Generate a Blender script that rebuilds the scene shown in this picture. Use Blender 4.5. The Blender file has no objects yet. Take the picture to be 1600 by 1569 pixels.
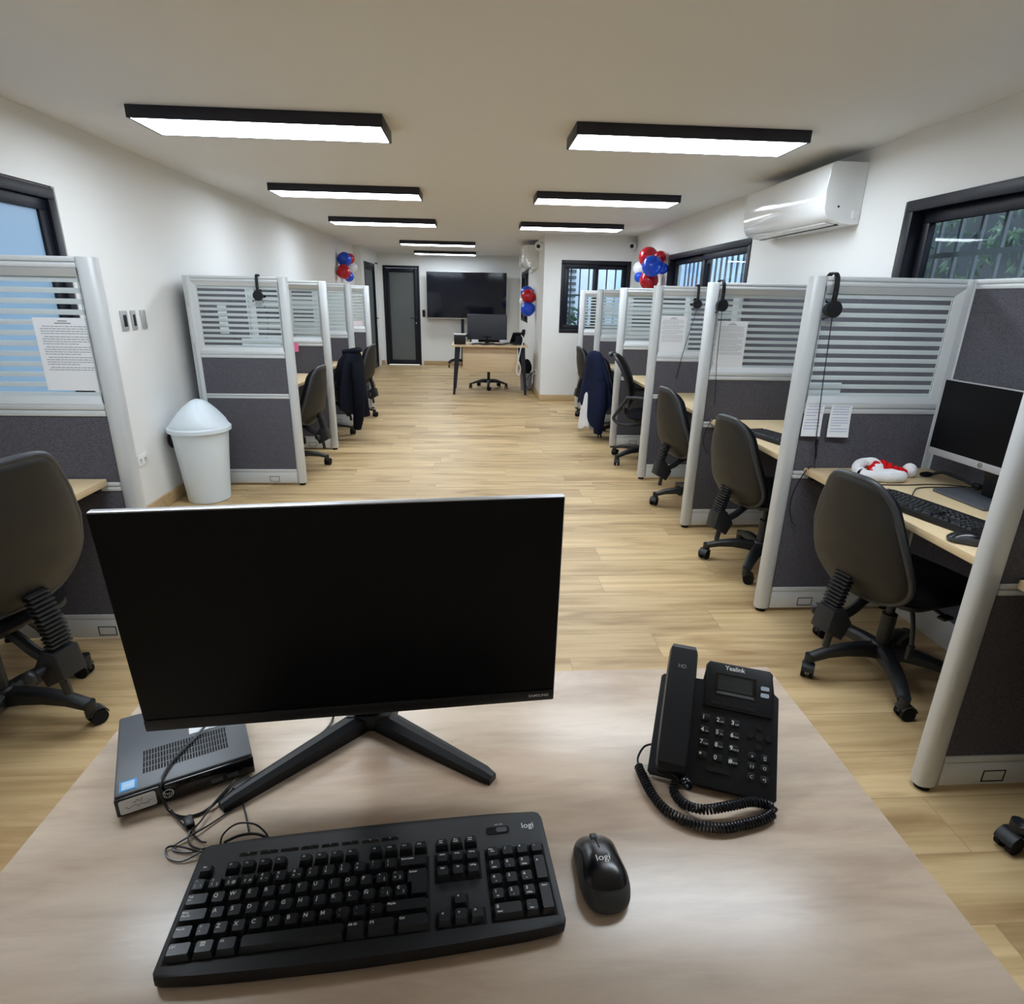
import bpy, bmesh, math, random
from mathutils import Vector, Matrix
random.seed(11)
PI = math.pi
sc = bpy.context.scene
COL = sc.collection

# ------------------------------------------------------------------ camera
cam = bpy.data.cameras.new('camera')
cam.sensor_fit = 'HORIZONTAL'; cam.sensor_width = 36.0
cam.lens = 929.5 / 1600 * 36
cam.clip_start = 0.02; cam.clip_end = 200
camo = bpy.data.objects.new('camera', cam); COL.objects.link(camo)
camo.matrix_world = Matrix(((0.99808617, 0.00131935, -0.06182442, 0),
                            (-0.0588881, 0.32540754, -0.94373838, 0),
                            (0.01887301, 0.94557294, 0.32486246, 1.4),
                            (0, 0, 0, 1)))
sc.camera = camo

# ------------------------------------------------------------------ world, exposure
LAMP = 15.0            # strength of the ceiling light diffusers
wd = bpy.data.worlds.new('sky'); sc.world = wd; wd.use_nodes = True
_bg = wd.node_tree.nodes['Background']
_bg.inputs[0].default_value = (0.70, 0.80, 0.92, 1); _bg.inputs[1].default_value = 4.0
sc.view_settings.view_transform = 'Standard'
sc.view_settings.look = 'None'
sc.view_settings.gamma = 1.0
sc.view_settings.use_curve_mapping = False
sc.view_settings.exposure = 0.42

# ------------------------------------------------------------------ materials
MATS = {}
def mat(name, col, rough=0.5, metal=0.0, spec=0.5, coat=0.0):
    if name in MATS: return MATS[name]
    m = bpy.data.materials.new(name); m.use_nodes = True
    b = m.node_tree.nodes['Principled BSDF']
    b.inputs['Base Color'].default_value = (*col, 1)
    b.inputs['Roughness'].default_value = rough
    b.inputs['Metallic'].default_value = metal
    b.inputs['Specular IOR Level'].default_value = spec
    b.inputs['Coat Weight'].default_value = coat
    MATS[name] = m
    return m
def nodes(m):
    nt = m.node_tree
    return nt, nt.nodes, nt.links, nt.nodes['Principled BSDF']
def noise_bump(m, scale=300, strength=0.2, dist=0.001, colvar=None, stretch=(1, 1, 1)):
    nt, N, L, b = nodes(m)
    tc = N.new('ShaderNodeTexCoord'); mp = N.new('ShaderNodeMapping'); mp.inputs['Scale'].default_value = stretch
    nz = N.new('ShaderNodeTexNoise'); nz.inputs['Scale'].default_value = scale; nz.inputs['Detail'].default_value = 3
    L.new(tc.outputs['Object'], mp.inputs['Vector']); L.new(mp.outputs[0], nz.inputs['Vector'])
    bp = N.new('ShaderNodeBump'); bp.inputs['Strength'].default_value = strength; bp.inputs['Distance'].default_value = dist
    L.new(nz.outputs[0], bp.inputs['Height']); L.new(bp.outputs[0], b.inputs['Normal'])
    if colvar:
        rp = N.new('ShaderNodeValToRGB')
        rp.color_ramp.elements[0].position = 0.35; rp.color_ramp.elements[1].position = 0.65
        rp.color_ramp.elements[0].color = (*colvar[0], 1); rp.color_ramp.elements[1].color = (*colvar[1], 1)
        L.new(nz.outputs[0], rp.inputs[0]); L.new(rp.outputs[0], b.inputs['Base Color'])
    return m
def ramp(N, stops):
    r = N.new('ShaderNodeValToRGB'); e = r.color_ramp.elements
    while len(e) < len(stops): e.new(0.5)
    for k, (p, c) in enumerate(stops):
        e[k].position = p; e[k].color = (*c, 1)
    return r
def mixc(N, L, fac, a, b_, mode='MIX'):
    x = N.new('ShaderNodeMix'); x.data_type = 'RGBA'; x.blend_type = mode
    if isinstance(fac, float): x.inputs[0].default_value = fac
    else: L.new(fac, x.inputs[0])
    for i, v in ((6, a), (7, b_)):
        if isinstance(v, tuple): x.inputs[i].default_value = (*v, 1)
        else: L.new(v, x.inputs[i])
    return x.outputs[2]
def wood(name, light, dark, knot, rough, planks=None, grain=(3.0, 45.0, 45.0), contrast=1.0, bump=0.06):
    m = mat(name, light, rough); nt, N, L, b = nodes(m)
    tc = N.new('ShaderNodeTexCoord')
    vec = tc.outputs['Object']
    if planks:
        pw, ph = planks
        br = N.new('ShaderNodeTexBrick'); br.offset = 0.0; br.offset_frequency = 2; br.squash = 1.0
        br.inputs['Scale'].default_value = 1.0
        br.inputs['Brick Width'].default_value = pw; br.inputs['Row Height'].default_value = ph
        br.inputs['Mortar Size'].default_value = 0.0012; br.inputs['Mortar Smooth'].default_value = 0.2
        br.inputs['Bias'].default_value = 0.0
        br.inputs['Color1'].default_value = (0, 0, 0, 1); br.inputs['Color2'].default_value = (1, 1, 1, 1)
        br.inputs['Mortar'].default_value = (0.5, 0.5, 0.5, 1)
        # every row of planks starts at its own random offset
        sx = N.new('ShaderNodeSeparateXYZ'); L.new(vec, sx.inputs[0])
        dv = N.new('ShaderNodeMath'); dv.operation = 'DIVIDE'; dv.inputs[1].default_value = ph; L.new(sx.outputs['Y'], dv.inputs[0])
        fl_ = N.new('ShaderNodeMath'); fl_.operation = 'FLOOR'; L.new(dv.outputs[0], fl_.inputs[0])
        wn = N.new('ShaderNodeTexWhiteNoise'); wn.noise_dimensions = '1D'; L.new(fl_.outputs[0], wn.inputs['W'])
        ma = N.new('ShaderNodeMath'); ma.operation = 'MULTIPLY_ADD'; ma.inputs[1].default_value = pw; L.new(wn.outputs['Value'], ma.inputs[0]); L.new(sx.outputs['X'], ma.inputs[2])
        cb = N.new('ShaderNodeCombineXYZ'); L.new(ma.outputs[0], cb.inputs['X']); L.new(sx.outputs['Y'], cb.inputs['Y'])
        L.new(cb.outputs[0], br.inputs['Vector'])
        # shift the grain from plank to plank
        sc_ = N.new('ShaderNodeVectorMath'); sc_.operation = 'SCALE'; sc_.inputs['Scale'].default_value = 37.0
        L.new(br.outputs['Color'], sc_.inputs[0])
        ad = N.new('ShaderNodeVectorMath'); L.new(vec, ad.inputs[0]); L.new(sc_.outputs[0], ad.inputs[1])
        vec = ad.outputs[0]
    mp = N.new('ShaderNodeMapping'); mp.inputs['Scale'].default_value = grain; L.new(vec, mp.inputs['Vector'])
    n1 = N.new('ShaderNodeTexNoise'); n1.inputs['Scale'].default_value = 1.0; n1.inputs['Detail'].default_value = 6
    n1.inputs['Roughness'].default_value = 0.6; n1.inputs['Distortion'].default_value = 0.35
    L.new(mp.outputs[0], n1.inputs['Vector'])
    mp2 = N.new('ShaderNodeMapping'); mp2.inputs['Scale'].default_value = (1.3, 6.5, 6.5); L.new(vec, mp2.inputs['Vector'])
    n2 = N.new('ShaderNodeTexNoise'); n2.inputs['Scale'].default_value = 1.0; n2.inputs['Detail'].default_value = 4
    n2.inputs['Distortion'].default_value = 0.8; L.new(mp2.outputs[0], n2.inputs['Vector'])
    r1 = ramp(N, [(0.32, dark), (0.62, light)]); L.new(n1.outputs[0], r1.inputs[0])
    r2 = ramp(N, [(0.27, knot), (0.50, (1, 1, 1)), (0.7, (1, 1, 1))]); L.new(n2.outputs[0], r2.inputs[0])
    c = mixc(N, L, 0.75 * contrast, r1.outputs[0], r2.outputs[0], 'MULTIPLY')
    if planks:
        r3 = ramp(N, [(0.0, (0.80, 0.77, 0.74)), (1.0, (1.12, 1.13, 1.14))]); L.new(br.outputs['Color'], r3.inputs[0])
        c = mixc(N, L, 1.0, c, r3.outputs[0], 'MULTIPLY')
        c = mixc(N, L, br.outputs['Fac'], c, tuple(x * 0.72 for x in dark))
    L.new(c, b.inputs['Base Color'])
    bp = N.new('ShaderNodeBump'); bp.inputs['Strength'].default_value = bump; bp.inputs['Distance'].default_value = 0.002
    L.new(n1.outputs[0], bp.inputs['Height']); L.new(bp.outputs[0], b.inputs['Normal'])
    return m

M_WALL = noise_bump(mat('wall_paint', (0.80, 0.80, 0.785), 0.7, spec=0.25), 60, 0.05)
M_CEIL = noise_bump(mat('ceiling_paint', (0.755, 0.755, 0.755), 0.8, spec=0.2), 60, 0.05)
M_FLOOR = wood('floor_oak', (0.665, 0.485, 0.258), (0.475, 0.318, 0.148), (0.46, 0.36, 0.27), 0.42, planks=(1.25, 0.19), grain=(1.4, 26.0, 26.0))
M_TRIM = wood('trim_oak', (0.56, 0.40, 0.22), (0.45, 0.31, 0.16), (0.8, 0.75, 0.7), 0.5)
M_DESK = wood('desk_pale_oak', (0.65, 0.52, 0.40), (0.50, 0.385, 0.29), (0.66, 0.54, 0.47), 0.25, grain=(4.5, 26, 26), bump=0.02)
M_MAPLE = wood('maple_laminate', (0.74, 0.575, 0.35), (0.68, 0.52, 0.31), (0.93, 0.91, 0.88), 0.4, grain=(30, 2.5, 30), bump=0.0)
M_FARDESK = wood('far_desk_oak', (0.70, 0.53, 0.34), (0.62, 0.46, 0.29), (0.85, 0.8, 0.75), 0.4)
M_ALU = noise_bump(mat('aluminium', (0.64, 0.66, 0.67), 0.42, 0.2), 900, 0.05, 0.0003)
M_FABRIC = noise_bump(mat('grey_fabric', (0.08, 0.08, 0.09), 0.95, spec=0.1), 260, 0.5, 0.001, ((0.066, 0.064, 0.078), (0.138, 0.134, 0.156)), (1, 1, 2.2))
M_BLACKMETAL = mat('black_frame', (0.008, 0.009, 0.016), 0.42, spec=0.3)
M_LAMPBODY = mat('lamp_black', (0.011, 0.010, 0.020), 0.45)
M_PLASTIC = mat('black_plastic', (0.0065, 0.007, 0.0085), 0.42, spec=0.38)
M_PLASTIC2 = noise_bump(mat('black_matte_plastic', (0.008, 0.009, 0.011), 0.5, spec=0.38), 700, 0.15, 0.0004)
M_KEY = mat('key_plastic', (0.011, 0.012, 0.0145), 0.36, spec=0.5)
M_GLOSSBLACK = mat('gloss_black', (0.006, 0.006, 0.007), 0.12)
M_RUBBER = mat('rubber', (0.008, 0.008, 0.008), 0.75, spec=0.2)
M_SHELL = noise_bump(mat('chair_shell', (0.0135, 0.0125, 0.011), 0.52), 500, 0.15, 0.0004)
M_CHAIREDGE = mat('chair_trim', (0.035, 0.038, 0.042), 0.42)
M_BLACKFAB = noise_bump(mat('black_fabric', (0.010, 0.010, 0.012), 0.95, spec=0.1), 500, 0.4)
M_CHAIRPL = mat('chair_plastic', (0.014, 0.015, 0.017), 0.45)
M_SCREEN = mat('matte_screen', (0.0015, 0.0016, 0.0024), 0.36, spec=0.18)
M_TVSCREEN = mat('glossy_screen', (0.004, 0.005, 0.010), 0.06, spec=0.6)
M_SILVER = mat('silver_plastic', (0.50, 0.50, 0.51), 0.35, 0.5)
M_WHITEPL = mat('white_plastic', (0.80, 0.81, 0.82), 0.35)
M_ACWHITE = mat('ac_gloss_white', (0.82, 0.83, 0.83), 0.12, coat=0.5)
M_BINWHITE = mat('bin_white', (0.72, 0.80, 0.86), 0.4)
M_PAPER = mat('paper', (0.80, 0.81, 0.83), 0.8, spec=0.2)
M_INK = mat('print_ink', (0.25, 0.25, 0.27), 0.8)
M_BLUEINK = mat('blue_ink', (0.16, 0.20, 0.50), 0.8)
M_LEGEND = mat('white_legend', (0.75, 0.75, 0.75), 0.6)
M_LEGENDDIM = mat('grey_legend', (0.30, 0.30, 0.31), 0.6)
M_RED = mat('balloon_red', (0.50, 0.008, 0.022), 0.18)
M_BLUE = mat('balloon_blue', (0.010, 0.075, 0.62), 0.18)
M_WHITEB = mat('balloon_white', (0.80, 0.80, 0.82), 0.2)
M_PINK = mat('pink_note', (0.85, 0.18, 0.36), 0.7)
M_NAVY = noise_bump(mat('navy_cloth', (0.010, 0.014, 0.036), 0.95, spec=0.1), 250, 0.35)
M_BLACKCLOTH = noise_bump(mat('black_cloth', (0.008, 0.009, 0.015), 0.95, spec=0.1), 250, 0.35)
M_WHITECLOTH = noise_bump(mat('white_cloth', (0.72, 0.72, 0.75), 0.95, spec=0.1), 250, 0.3)
M_FLEECE = noise_bump(mat('white_fleece', (0.84, 0.84, 0.85), 1.0, spec=0.05), 160, 0.9, 0.004)
M_REDFELT = noise_bump(mat('red_felt', (0.62, 0.012, 0.016), 0.9, spec=0.1), 120, 0.6, 0.003)
M_MORTAR = noise_bump(mat('rough_mortar', (0.36, 0.33, 0.31), 0.95), 90, 0.8, 0.006)
M_DARKSLAT = mat('outside_dark', (0.05, 0.06, 0.07), 0.7)
M_OUTWALL = mat('outside_wall', (0.55, 0.58, 0.62), 0.8)
M_FENCE = mat('outside_fence', (0.42, 0.53, 0.68), 0.6)
M_BARS = mat('grille_bar', (0.16, 0.18, 0.20), 0.5)
M_LEAF = noise_bump(mat('leaf', (0.06, 0.14, 0.06), 0.6), 12, 0.1, 0.001, ((0.018, 0.045, 0.030), (0.10, 0.17, 0.10)))
M_PETAL = mat('petal', (0.30, 0.26, 0.85), 0.6)
M_STEEL = mat('steel', (0.6, 0.6, 0.6), 0.25, 1.0)
M_STICKERBLUE = mat('sticker_blue', (0.03, 0.26, 0.62), 0.3)
M_CHASSIS = noise_bump(mat('chassis_grey', (0.075, 0.080, 0.092), 0.42), 900, 0.1, 0.0002)
M_LCD = mat('lcd', (0.026, 0.032, 0.034), 0.15)
M_LCDINK = mat('lcd_ink', (0.008, 0.010, 0.010), 0.5)
M_LED = mat('phone_key_lens', (0.42, 0.50, 0.58), 0.3)
M_PHONE = noise_bump(mat('phone_plastic', (0.006, 0.007, 0.010), 0.45, spec=0.40), 900, 0.12, 0.0003)
M_CORD = mat('cord_black', (0.006, 0.006, 0.009), 0.3)
M_BINGREY = mat('bin_grey', (0.30, 0.31, 0.32), 0.5)

def emission(name, col, strength):
    m = bpy.data.materials.new(name); m.use_nodes = True; nt = m.node_tree
    nt.nodes.remove(nt.nodes['Principled BSDF'])
    e = nt.nodes.new('ShaderNodeEmission'); e.inputs[0].default_value = (*col, 1); e.inputs[1].default_value = strength
    nt.links.new(e.outputs[0], nt.nodes['Material Output'].inputs[0]); return m
M_LAMPLIGHT = emission('lamp_diffuser', (0.81, 0.905, 1.0), LAMP)

def front_only(N, L, fac):
    # reflect on the outer faces only: the pane is a thin slab and does not bend the light
    ge = N.new('ShaderNodeNewGeometry'); iv = N.new('ShaderNodeMath'); iv.operation = 'SUBTRACT'; iv.inputs[0].default_value = 1.0
    L.new(ge.outputs['Backfacing'], iv.inputs[1])
    ml = N.new('ShaderNodeMath'); ml.operation = 'MULTIPLY'; L.new(fac, ml.inputs[0]); L.new(iv.outputs[0], ml.inputs[1])
    return ml.outputs[0]
def glass(name, tint=(0.9, 0.95, 0.95), refl=0.08):
    m = bpy.data.materials.new(name); m.use_nodes = True; nt = m.node_tree; N, L = nt.nodes, nt.links
    N.remove(N['Principled BSDF'])
    t = N.new('ShaderNodeBsdfTransparent'); t.inputs[0].default_value = (*tint, 1)
    g = N.new('ShaderNodeBsdfGlossy'); g.inputs['Roughness'].default_value = 0.02
    f = N.new('ShaderNodeFresnel'); f.inputs[0].default_value = 1.45
    mx = N.new('ShaderNodeMixShader')
    L.new(front_only(N, L, f.outputs[0]), mx.inputs[0]); L.new(t.outputs[0], mx.inputs[1]); L.new(g.outputs[0], mx.inputs[2])
    L.new(mx.outputs[0], N['Material Output'].inputs[0]); return m
M_GLASS = glass('window_glass', (0.80, 0.86, 0.88))

def frosted(name, col, trans=0.0):
    m = bpy.data.materials.new(name); m.use_nodes = True; nt = m.node_tree; N, L = nt.nodes, nt.links
    N.remove(N['Principled BSDF'])
    d = N.new('ShaderNodeBsdfDiffuse'); d.inputs[0].default_value = (*col, 1)
    t = N.new('ShaderNodeBsdfTranslucent'); t.inputs[0].default_value = (*col, 1)
    g = N.new('ShaderNodeBsdfGlossy'); g.inputs['Roughness'].default_value = 0.25
    m1 = N.new('ShaderNodeMixShader'); m1.inputs[0].default_value = 0.6
    m2 = N.new('ShaderNodeMixShader'); m2.inputs[0].default_value = 0.05
    L.new(d.outputs[0], m1.inputs[1]); L.new(t.outputs[0], m1.inputs[2])
    L.new(m1.outputs[0], m2.inputs[1]); L.new(g.outputs[0], m2.inputs[2])
    L.new(m2.outputs[0], N['Material Output'].inputs[0]); return m
M_FROSTBLUE = frosted('frosted_window', (0.37, 0.465, 0.545))
M_FROSTDOOR = frosted('frosted_door_glass', (0.17, 0.175, 0.165))

def striped():
    """clear partition glass with a pattern of horizontal frosted bands"""
    m = bpy.data.materials.new('striped_glass'); m.use_nodes = True; nt = m.node_tree; N, L = nt.nodes, nt.links
    N.remove(N['Principled BSDF'])
    tc = N.new('ShaderNodeTexCoord'); sp = N.new('ShaderNodeSeparateXYZ'); L.new(tc.outputs['Object'], sp.inputs[0])
    def mth(op, a, b):
        x = N.new('ShaderNodeMath'); x.operation = op
        for i, v in enumerate((a, b)):
            if isinstance(v, (int, float)): x.inputs[i].default_value = v
            else: L.new(v, x.inputs[i])
        return x.outputs[0]
    z = mth('DIVIDE', mth('SUBTRACT', sp.outputs['Z'], 1.0235), 0.0362)
    band = mth('LESS_THAN', mth('FRACT', z, 0), 0.50)
    t = N.new('ShaderNodeBsdfTransparent'); t.inputs[0].default_value = (0.93, 0.955, 0.955, 1)
    g = N.new('ShaderNodeBsdfGlossy'); g.inputs['Roughness'].default_value = 0.02
    f = N.new('ShaderNodeFresnel'); f.inputs[0].default_value = 1.45
    clear = N.new('ShaderNodeMixShader'); L.new(front_only(N, L, f.outputs[0]), clear.inputs[0]); L.new(t.outputs[0], clear.inputs[1]); L.new(g.outputs[0], clear.inputs[2])
    d = N.new('ShaderNodeBsdfDiffuse'); d.inputs[0].default_value = (0.66, 0.71, 0.72, 1)
    tl = N.new('ShaderNodeBsdfTranslucent'); tl.inputs[0].default_value = (0.66, 0.71, 0.72, 1)
    fr = N.new('ShaderNodeMixShader'); fr.inputs[0].default_value = 0.35; L.new(d.outputs[0], fr.inputs[1]); L.new(tl.outputs[0], fr.inputs[2])
    fr2 = N.new('ShaderNodeMixShader'); fr2.inputs[0].default_value = 0.22; L.new(fr.outputs[0], fr2.inputs[1]); L.new(t.outputs[0], fr2.inputs[2])
    mx = N.new('ShaderNodeMixShader'); L.new(band, mx.inputs[0]); L.new(clear.outputs[0], mx.inputs[1]); L.new(fr2.outputs[0], mx.inputs[2])
    L.new(mx.outputs[0], N['Material Output'].inputs[0]); return m
M_STRIPED = striped()

# ------------------------------------------------------------------ mesh helpers
def catmull(pts, n=6):
    P = [Vector(p) for p in pts]
    if len(P) < 3: return P
    out = []
    for i in range(len(P) - 1):
        p0 = P[max(i - 1, 0)]; p1 = P[i]; p2 = P[i + 1]; p3 = P[min(i + 2, len(P) - 1)]
        for k in range(n):
            t = k / n
            out.append(0.5 * ((2 * p1) + (-p0 + p2) * t + (2 * p0 - 5 * p1 + 4 * p2 - p3) * t * t + (-p0 + 3 * p1 - 3 * p2 + p3) * t ** 3))
    out.append(P[-1]); return out

class MB:
    def __init__(s): s.bm = bmesh.new()
    def _merge(s, b2, M=None):
        if M is not None: bmesh.ops.transform(b2, matrix=M, verts=b2.verts)
        me = bpy.data.meshes.new('t'); b2.to_mesh(me); b2.free(); s.bm.from_mesh(me); bpy.data.meshes.remove(me); return s
    def box(s, c, size, bev=0.0, rot=None, seg=2):
        b = bmesh.new(); bmesh.ops.create_cube(b, size=1.0)
        bmesh.ops.scale(b, vec=Vector(size), verts=b.verts)
        if bev > 0: bmesh.ops.bevel(b, geom=b.edges[:], offset=min(bev, min(size) * 0.49), segments=seg, affect='EDGES', profile=0.5)
        M = Matrix.Translation(Vector(c))
        if rot is not None: M = M @ rot
        return s._merge(b, M)
    def bx(s, x0, x1, y0, y1, z0, z1, bev=0.0):
        return s.box(((x0 + x1) / 2, (y0 + y1) / 2, (z0 + z1) / 2), (abs(x1 - x0), abs(y1 - y0), abs(z1 - z0)), bev)
    def faces(s, vs, fs):
        V = [s.bm.verts.new(v) for v in vs]
        for f in fs: s.bm.faces.new([V[i] for i in f])
        return s
    def bar(s, a, b, w, h, bev=0.0, up=(0, 0, 1)):
        a, b = Vector(a), Vector(b); d = (b - a); ln = d.length; d.normalize(); u = Vector(up)
        y = u.cross(d)
        if y.length < 1e-4: y = Vector((0, 1, 0)).cross(d)
        y.normalize(); z = d.cross(y)
        R = Matrix((d, y, z)).transposed().to_4x4()
        return s.box((a + b) / 2, (ln, w, h), bev, R)
    def tube(s, pts, r, n=8, smooth=0, caps=True):
        P = catmull(pts, smooth) if smooth else [Vector(p) for p in pts]
        m = len(P); rr = r if isinstance(r, (list, tuple)) else [r] * m
        if len(rr) != m: rr = [rr[0] + (rr[-1] - rr[0]) * i / (m - 1) for i in range(m)]
        t0 = (P[1] - P[0]).normalized(); u = t0.orthogonal().normalized(); rings = []
        for i in range(m):
            t = (P[min(i + 1, m - 1)] - P[max(i - 1, 0)])
            t = t.normalized() if t.length > 1e-9 else t0
            u = (u - t * u.dot(t)); u = u.normalized() if u.length > 1e-9 else t.orthogonal().normalized()
            w = t.cross(u)
            rings.append([s.bm.verts.new(P[i] + (u * math.cos(2 * PI * k / n) + w * math.sin(2 * PI * k / n)) * rr[i]) for k in range(n)])
        for i in range(m - 1):
            for k in range(n): s.bm.faces.new((rings[i][k], rings[i][(k + 1) % n], rings[i + 1][(k + 1) % n], rings[i + 1][k]))
        if caps: s.bm.faces.new(rings[0][::-1]); s.bm.faces.new(rings[-1])
        return s
    def cyl(s, a, b, r, r2=None, n=24):
        return s.tube([a, b], [r, r if r2 is None else r2], n)
    def lathe(s, prof, n=32, c=(0, 0, 0), sx=1.0, sy=1.0, closed=True):
        rings = []
        for r, z in prof:
            rings.append([s.bm.verts.new((c[0] + r * sx * math.cos(2 * PI * k / n), c[1] + r * sy * math.sin(2 * PI * k / n), c[2] + z)) for k in range(n)])
        for i in range(len(prof) - 1):
            for k in range(n): s.bm.faces.new((rings[i][k], rings[i][(k + 1) % n], rings[i + 1][(k + 1) % n], rings[i + 1][k]))
        if closed: s.bm.faces.new(rings[0][::-1]); s.bm.faces.new(rings[-1])
        return s
    def prism(s, poly, d, bev=0.0, M=None):
        """polygon in the XY plane, extruded from z=0 to z=d"""
        b = bmesh.new(); n = len(poly)
        lo = [b.verts.new((x, y, 0)) for x, y in poly]; hi = [b.verts.new((x, y, d)) for x, y in poly]
        b.faces.new(lo[::-1]); b.faces.new(hi)
        for k in range(n): b.faces.new((lo[k], lo[(k + 1) % n], hi[(k + 1) % n], hi[k]))
        if bev > 0: bmesh.ops.bevel(b, geom=[e for e in b.edges if abs(e.verts[0].co.z - e.verts[1].co.z) < 1e-6], offset=bev, segments=2, affect='EDGES', profile=0.5)
        return s._merge(b, M)
    def sphere(s, c, r, sc_=(1, 1, 1), seg=24, M=None):
        b = bmesh.new(); bmesh.ops.create_uvsphere(b, u_segments=seg, v_segments=seg // 2, radius=r)
        bmesh.ops.scale(b, vec=Vector(sc_), verts=b.verts)
        if M is not None: bmesh.ops.transform(b, matrix=M, verts=b.verts)
        return s._merge(b, Matrix.Translation(Vector(c)))
    def polar(s, fn, rings=7, seg=40):
        """closed lens: fn(r, a, side) -> point, side +1/-1, meeting at r = 1"""
        top = [s.bm.verts.new(fn(0, 0, 1))]; bot = [s.bm.verts.new(fn(0, 0, -1))]
        def ring(r, sd): return [s.bm.verts.new(fn(r, 2 * PI * k / seg, sd)) for k in range(seg)]
        rs = [math.sin(PI / 2 * i / rings) for i in range(1, rings + 1)]
        T = [ring(r, 1) for r in rs]; B = [ring(r, -1) for r in rs[:-1]] + [T[-1]]
        for R, c, fl in ((T, top[0], 0), (B, bot[0], 1)):
            for k in range(seg):
                f = (c, R[0][k], R[0][(k + 1) % seg]); s.bm.faces.new(f[::-1] if fl else f)
            for i in range(len(R) - 1):
                for k in range(seg):
                    f = (R[i][k], R[i + 1][k], R[i + 1][(k + 1) % seg], R[i][(k + 1) % seg]); s.bm.faces.new(f[::-1] if fl else f)
        return s
    def mesh(s, name, smooth=True, M=None, ang=38):
        bmesh.ops.remove_doubles(s.bm, verts=s.bm.verts, dist=1e-6)
        bmesh.ops.recalc_face_normals(s.bm, faces=s.bm.faces)
        if M is not None: bmesh.ops.transform(s.bm, matrix=M, verts=s.bm.verts)
        me = bpy.data.meshes.new(name); s.bm.to_mesh(me); s.bm.free()
        if smooth:
            me.polygons.foreach_set('use_smooth', [True] * len(me.polygons)); me.set_sharp_from_angle(angle=math.radians(ang))
        return me
    def build(s, name, m, parent=None, M=None, smooth=True, label=None, ang=38):
        return obj(name, s.mesh(name, smooth, M, ang), m, parent, label)

def obj(name, me, m, parent=None, label=None):
    if m is not None and not me.materials: me.materials.append(m)
    o = bpy.data.objects.new(name, me); COL.objects.link(o)
    if parent is not None: o.parent = parent
    if label: o['label'] = label
    return o
def thing(name, label, cat, loc=(0, 0, 0), rz=0.0, group=None):
    o = bpy.data.objects.new(name, None); COL.objects.link(o)
    o.location = loc; o.rotation_euler = (0, 0, rz)
    tag(o, label, cat, group); return o
def tag(o, label, cat, group=None):
    o['label'] = label; o['category'] = cat
    if group: o['group'] = group
    return o
def struct(o): o['kind'] = 'structure'; return o
def dup(o, parent=None, skip=()):
    c = o.copy(); COL.objects.link(c); c.parent = parent
    for ch in list(o.children):
        if ch.name.split('.')[0] in skip: continue
        dup(ch, c, skip)
    return c
def dup_at(o, loc, rz, label, skip=()):
    c = dup(o, None, skip); c.location = loc; c.rotation_euler = (0, 0, rz); c['label'] = label; return c
def textmesh(txt, size, M=None, align='CENTER', bold=0.0):
    cu = bpy.data.curves.new('lettering', 'FONT'); cu.body = txt; cu.size = size
    cu.align_x = align; cu.align_y = 'CENTER'; cu.resolution_u = 3; cu.offset = bold
    o = bpy.data.objects.new('lettering', cu); COL.objects.link(o)
    bpy.context.view_layer.update()
    me = bpy.data.meshes.new_from_object(o.evaluated_get(bpy.context.evaluated_depsgraph_get()))
    bpy.data.objects.remove(o); bpy.data.curves.remove(cu)
    me.materials.clear(); me.name = 'lettering'
    if M is not None: me.transform(M)
    return me
def RX(d): return Matrix.Rotation(math.radians(d), 4, 'X')
def RY(d): return Matrix.Rotation(math.radians(d), 4, 'Y')
def RZ(d): return Matrix.Rotation(math.radians(d), 4, 'Z')
def TR(x, y, z): return Matrix.Translation((x, y, z))
def rrect(x0, x1, y0, y1, r, n=4):
    out = []
    for cx, cy, a0 in ((x1 - r, y1 - r, 0), (x0 + r, y1 - r, 90), (x0 + r, y0 + r, 180), (x1 - r, y0 + r, 270)):
        for k in range(n + 1):
            a = math.radians(a0 + 90 * k / n); out.append((cx + r * math.cos(a), cy + r * math.sin(a)))
    return out

# ------------------------------------------------------------------ room shell
XL, XR, YF, ZC = -2.11, 2.16, 13.1, 2.207
YB, YS, XA, T = -1.5, 8.55, 0.93, 0.15     # back wall, step wall, alcove wall, wall thickness
struct(MB().bx(XL - T, XR + T, YB - T, YF + T, -0.1, 0).build('floor', M_FLOOR, smooth=False))
struct(MB().bx(XL - T, XR + T, YB - T, YF + T, ZC, ZC + 0.1).build('ceiling', M_CEIL, smooth=False))
def wall(name, axis, p0, p1, a0, a1, holes):
    """axis 'x': wall occupying x p0..p1 running along y a0..a1; axis 'y' the other way; holes (b0,b1,z0,z1)"""
    mb = MB()
    def piece(b0, b1, z0, z1):
        if b1 - b0 < 1e-4 or z1 - z0 < 1e-4: return
        if axis == 'x': mb.bx(p0, p1, b0, b1, z0, z1)
        else: mb.bx(b0, b1, p0, p1, z0, z1)
    cur = a0
    for b0, b1, z0, z1 in sorted(holes):
        piece(cur, b0, 0, ZC); piece(b0, b1, 0, z0); piece(b0, b1, z1, ZC); cur = b1
    piece(cur, a1, 0, ZC)
    return struct(mb.build(name, M_WALL, smooth=False))
XJ, YJ = -1.98, 11.3               # the left wall is thicker from here to the far wall
W1 = (1.9, 3.47, 0.45, 1.882)       # left window (along y)
W2 = (1.55, 3.185, 0.92, 1.89)      # right window near
W3 = (4.93, 7.03, 0.95, 1.88)       # right window middle
W4 = (1.165, 2.115, 0.95, 1.892)    # step wall window (along x)
W5 = (11.0, 12.5, 0.98, 1.87)       # alcove window (along y)
D1 = (-1.872, -1.135, 0.0, 1.975)   # far door (along x)
D2 = (11.56, 12.70, 0.0, 1.975)      # left door (along y)
wall('wall_left', 'x', XL - T, XL, YB, YJ, [W1])
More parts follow.
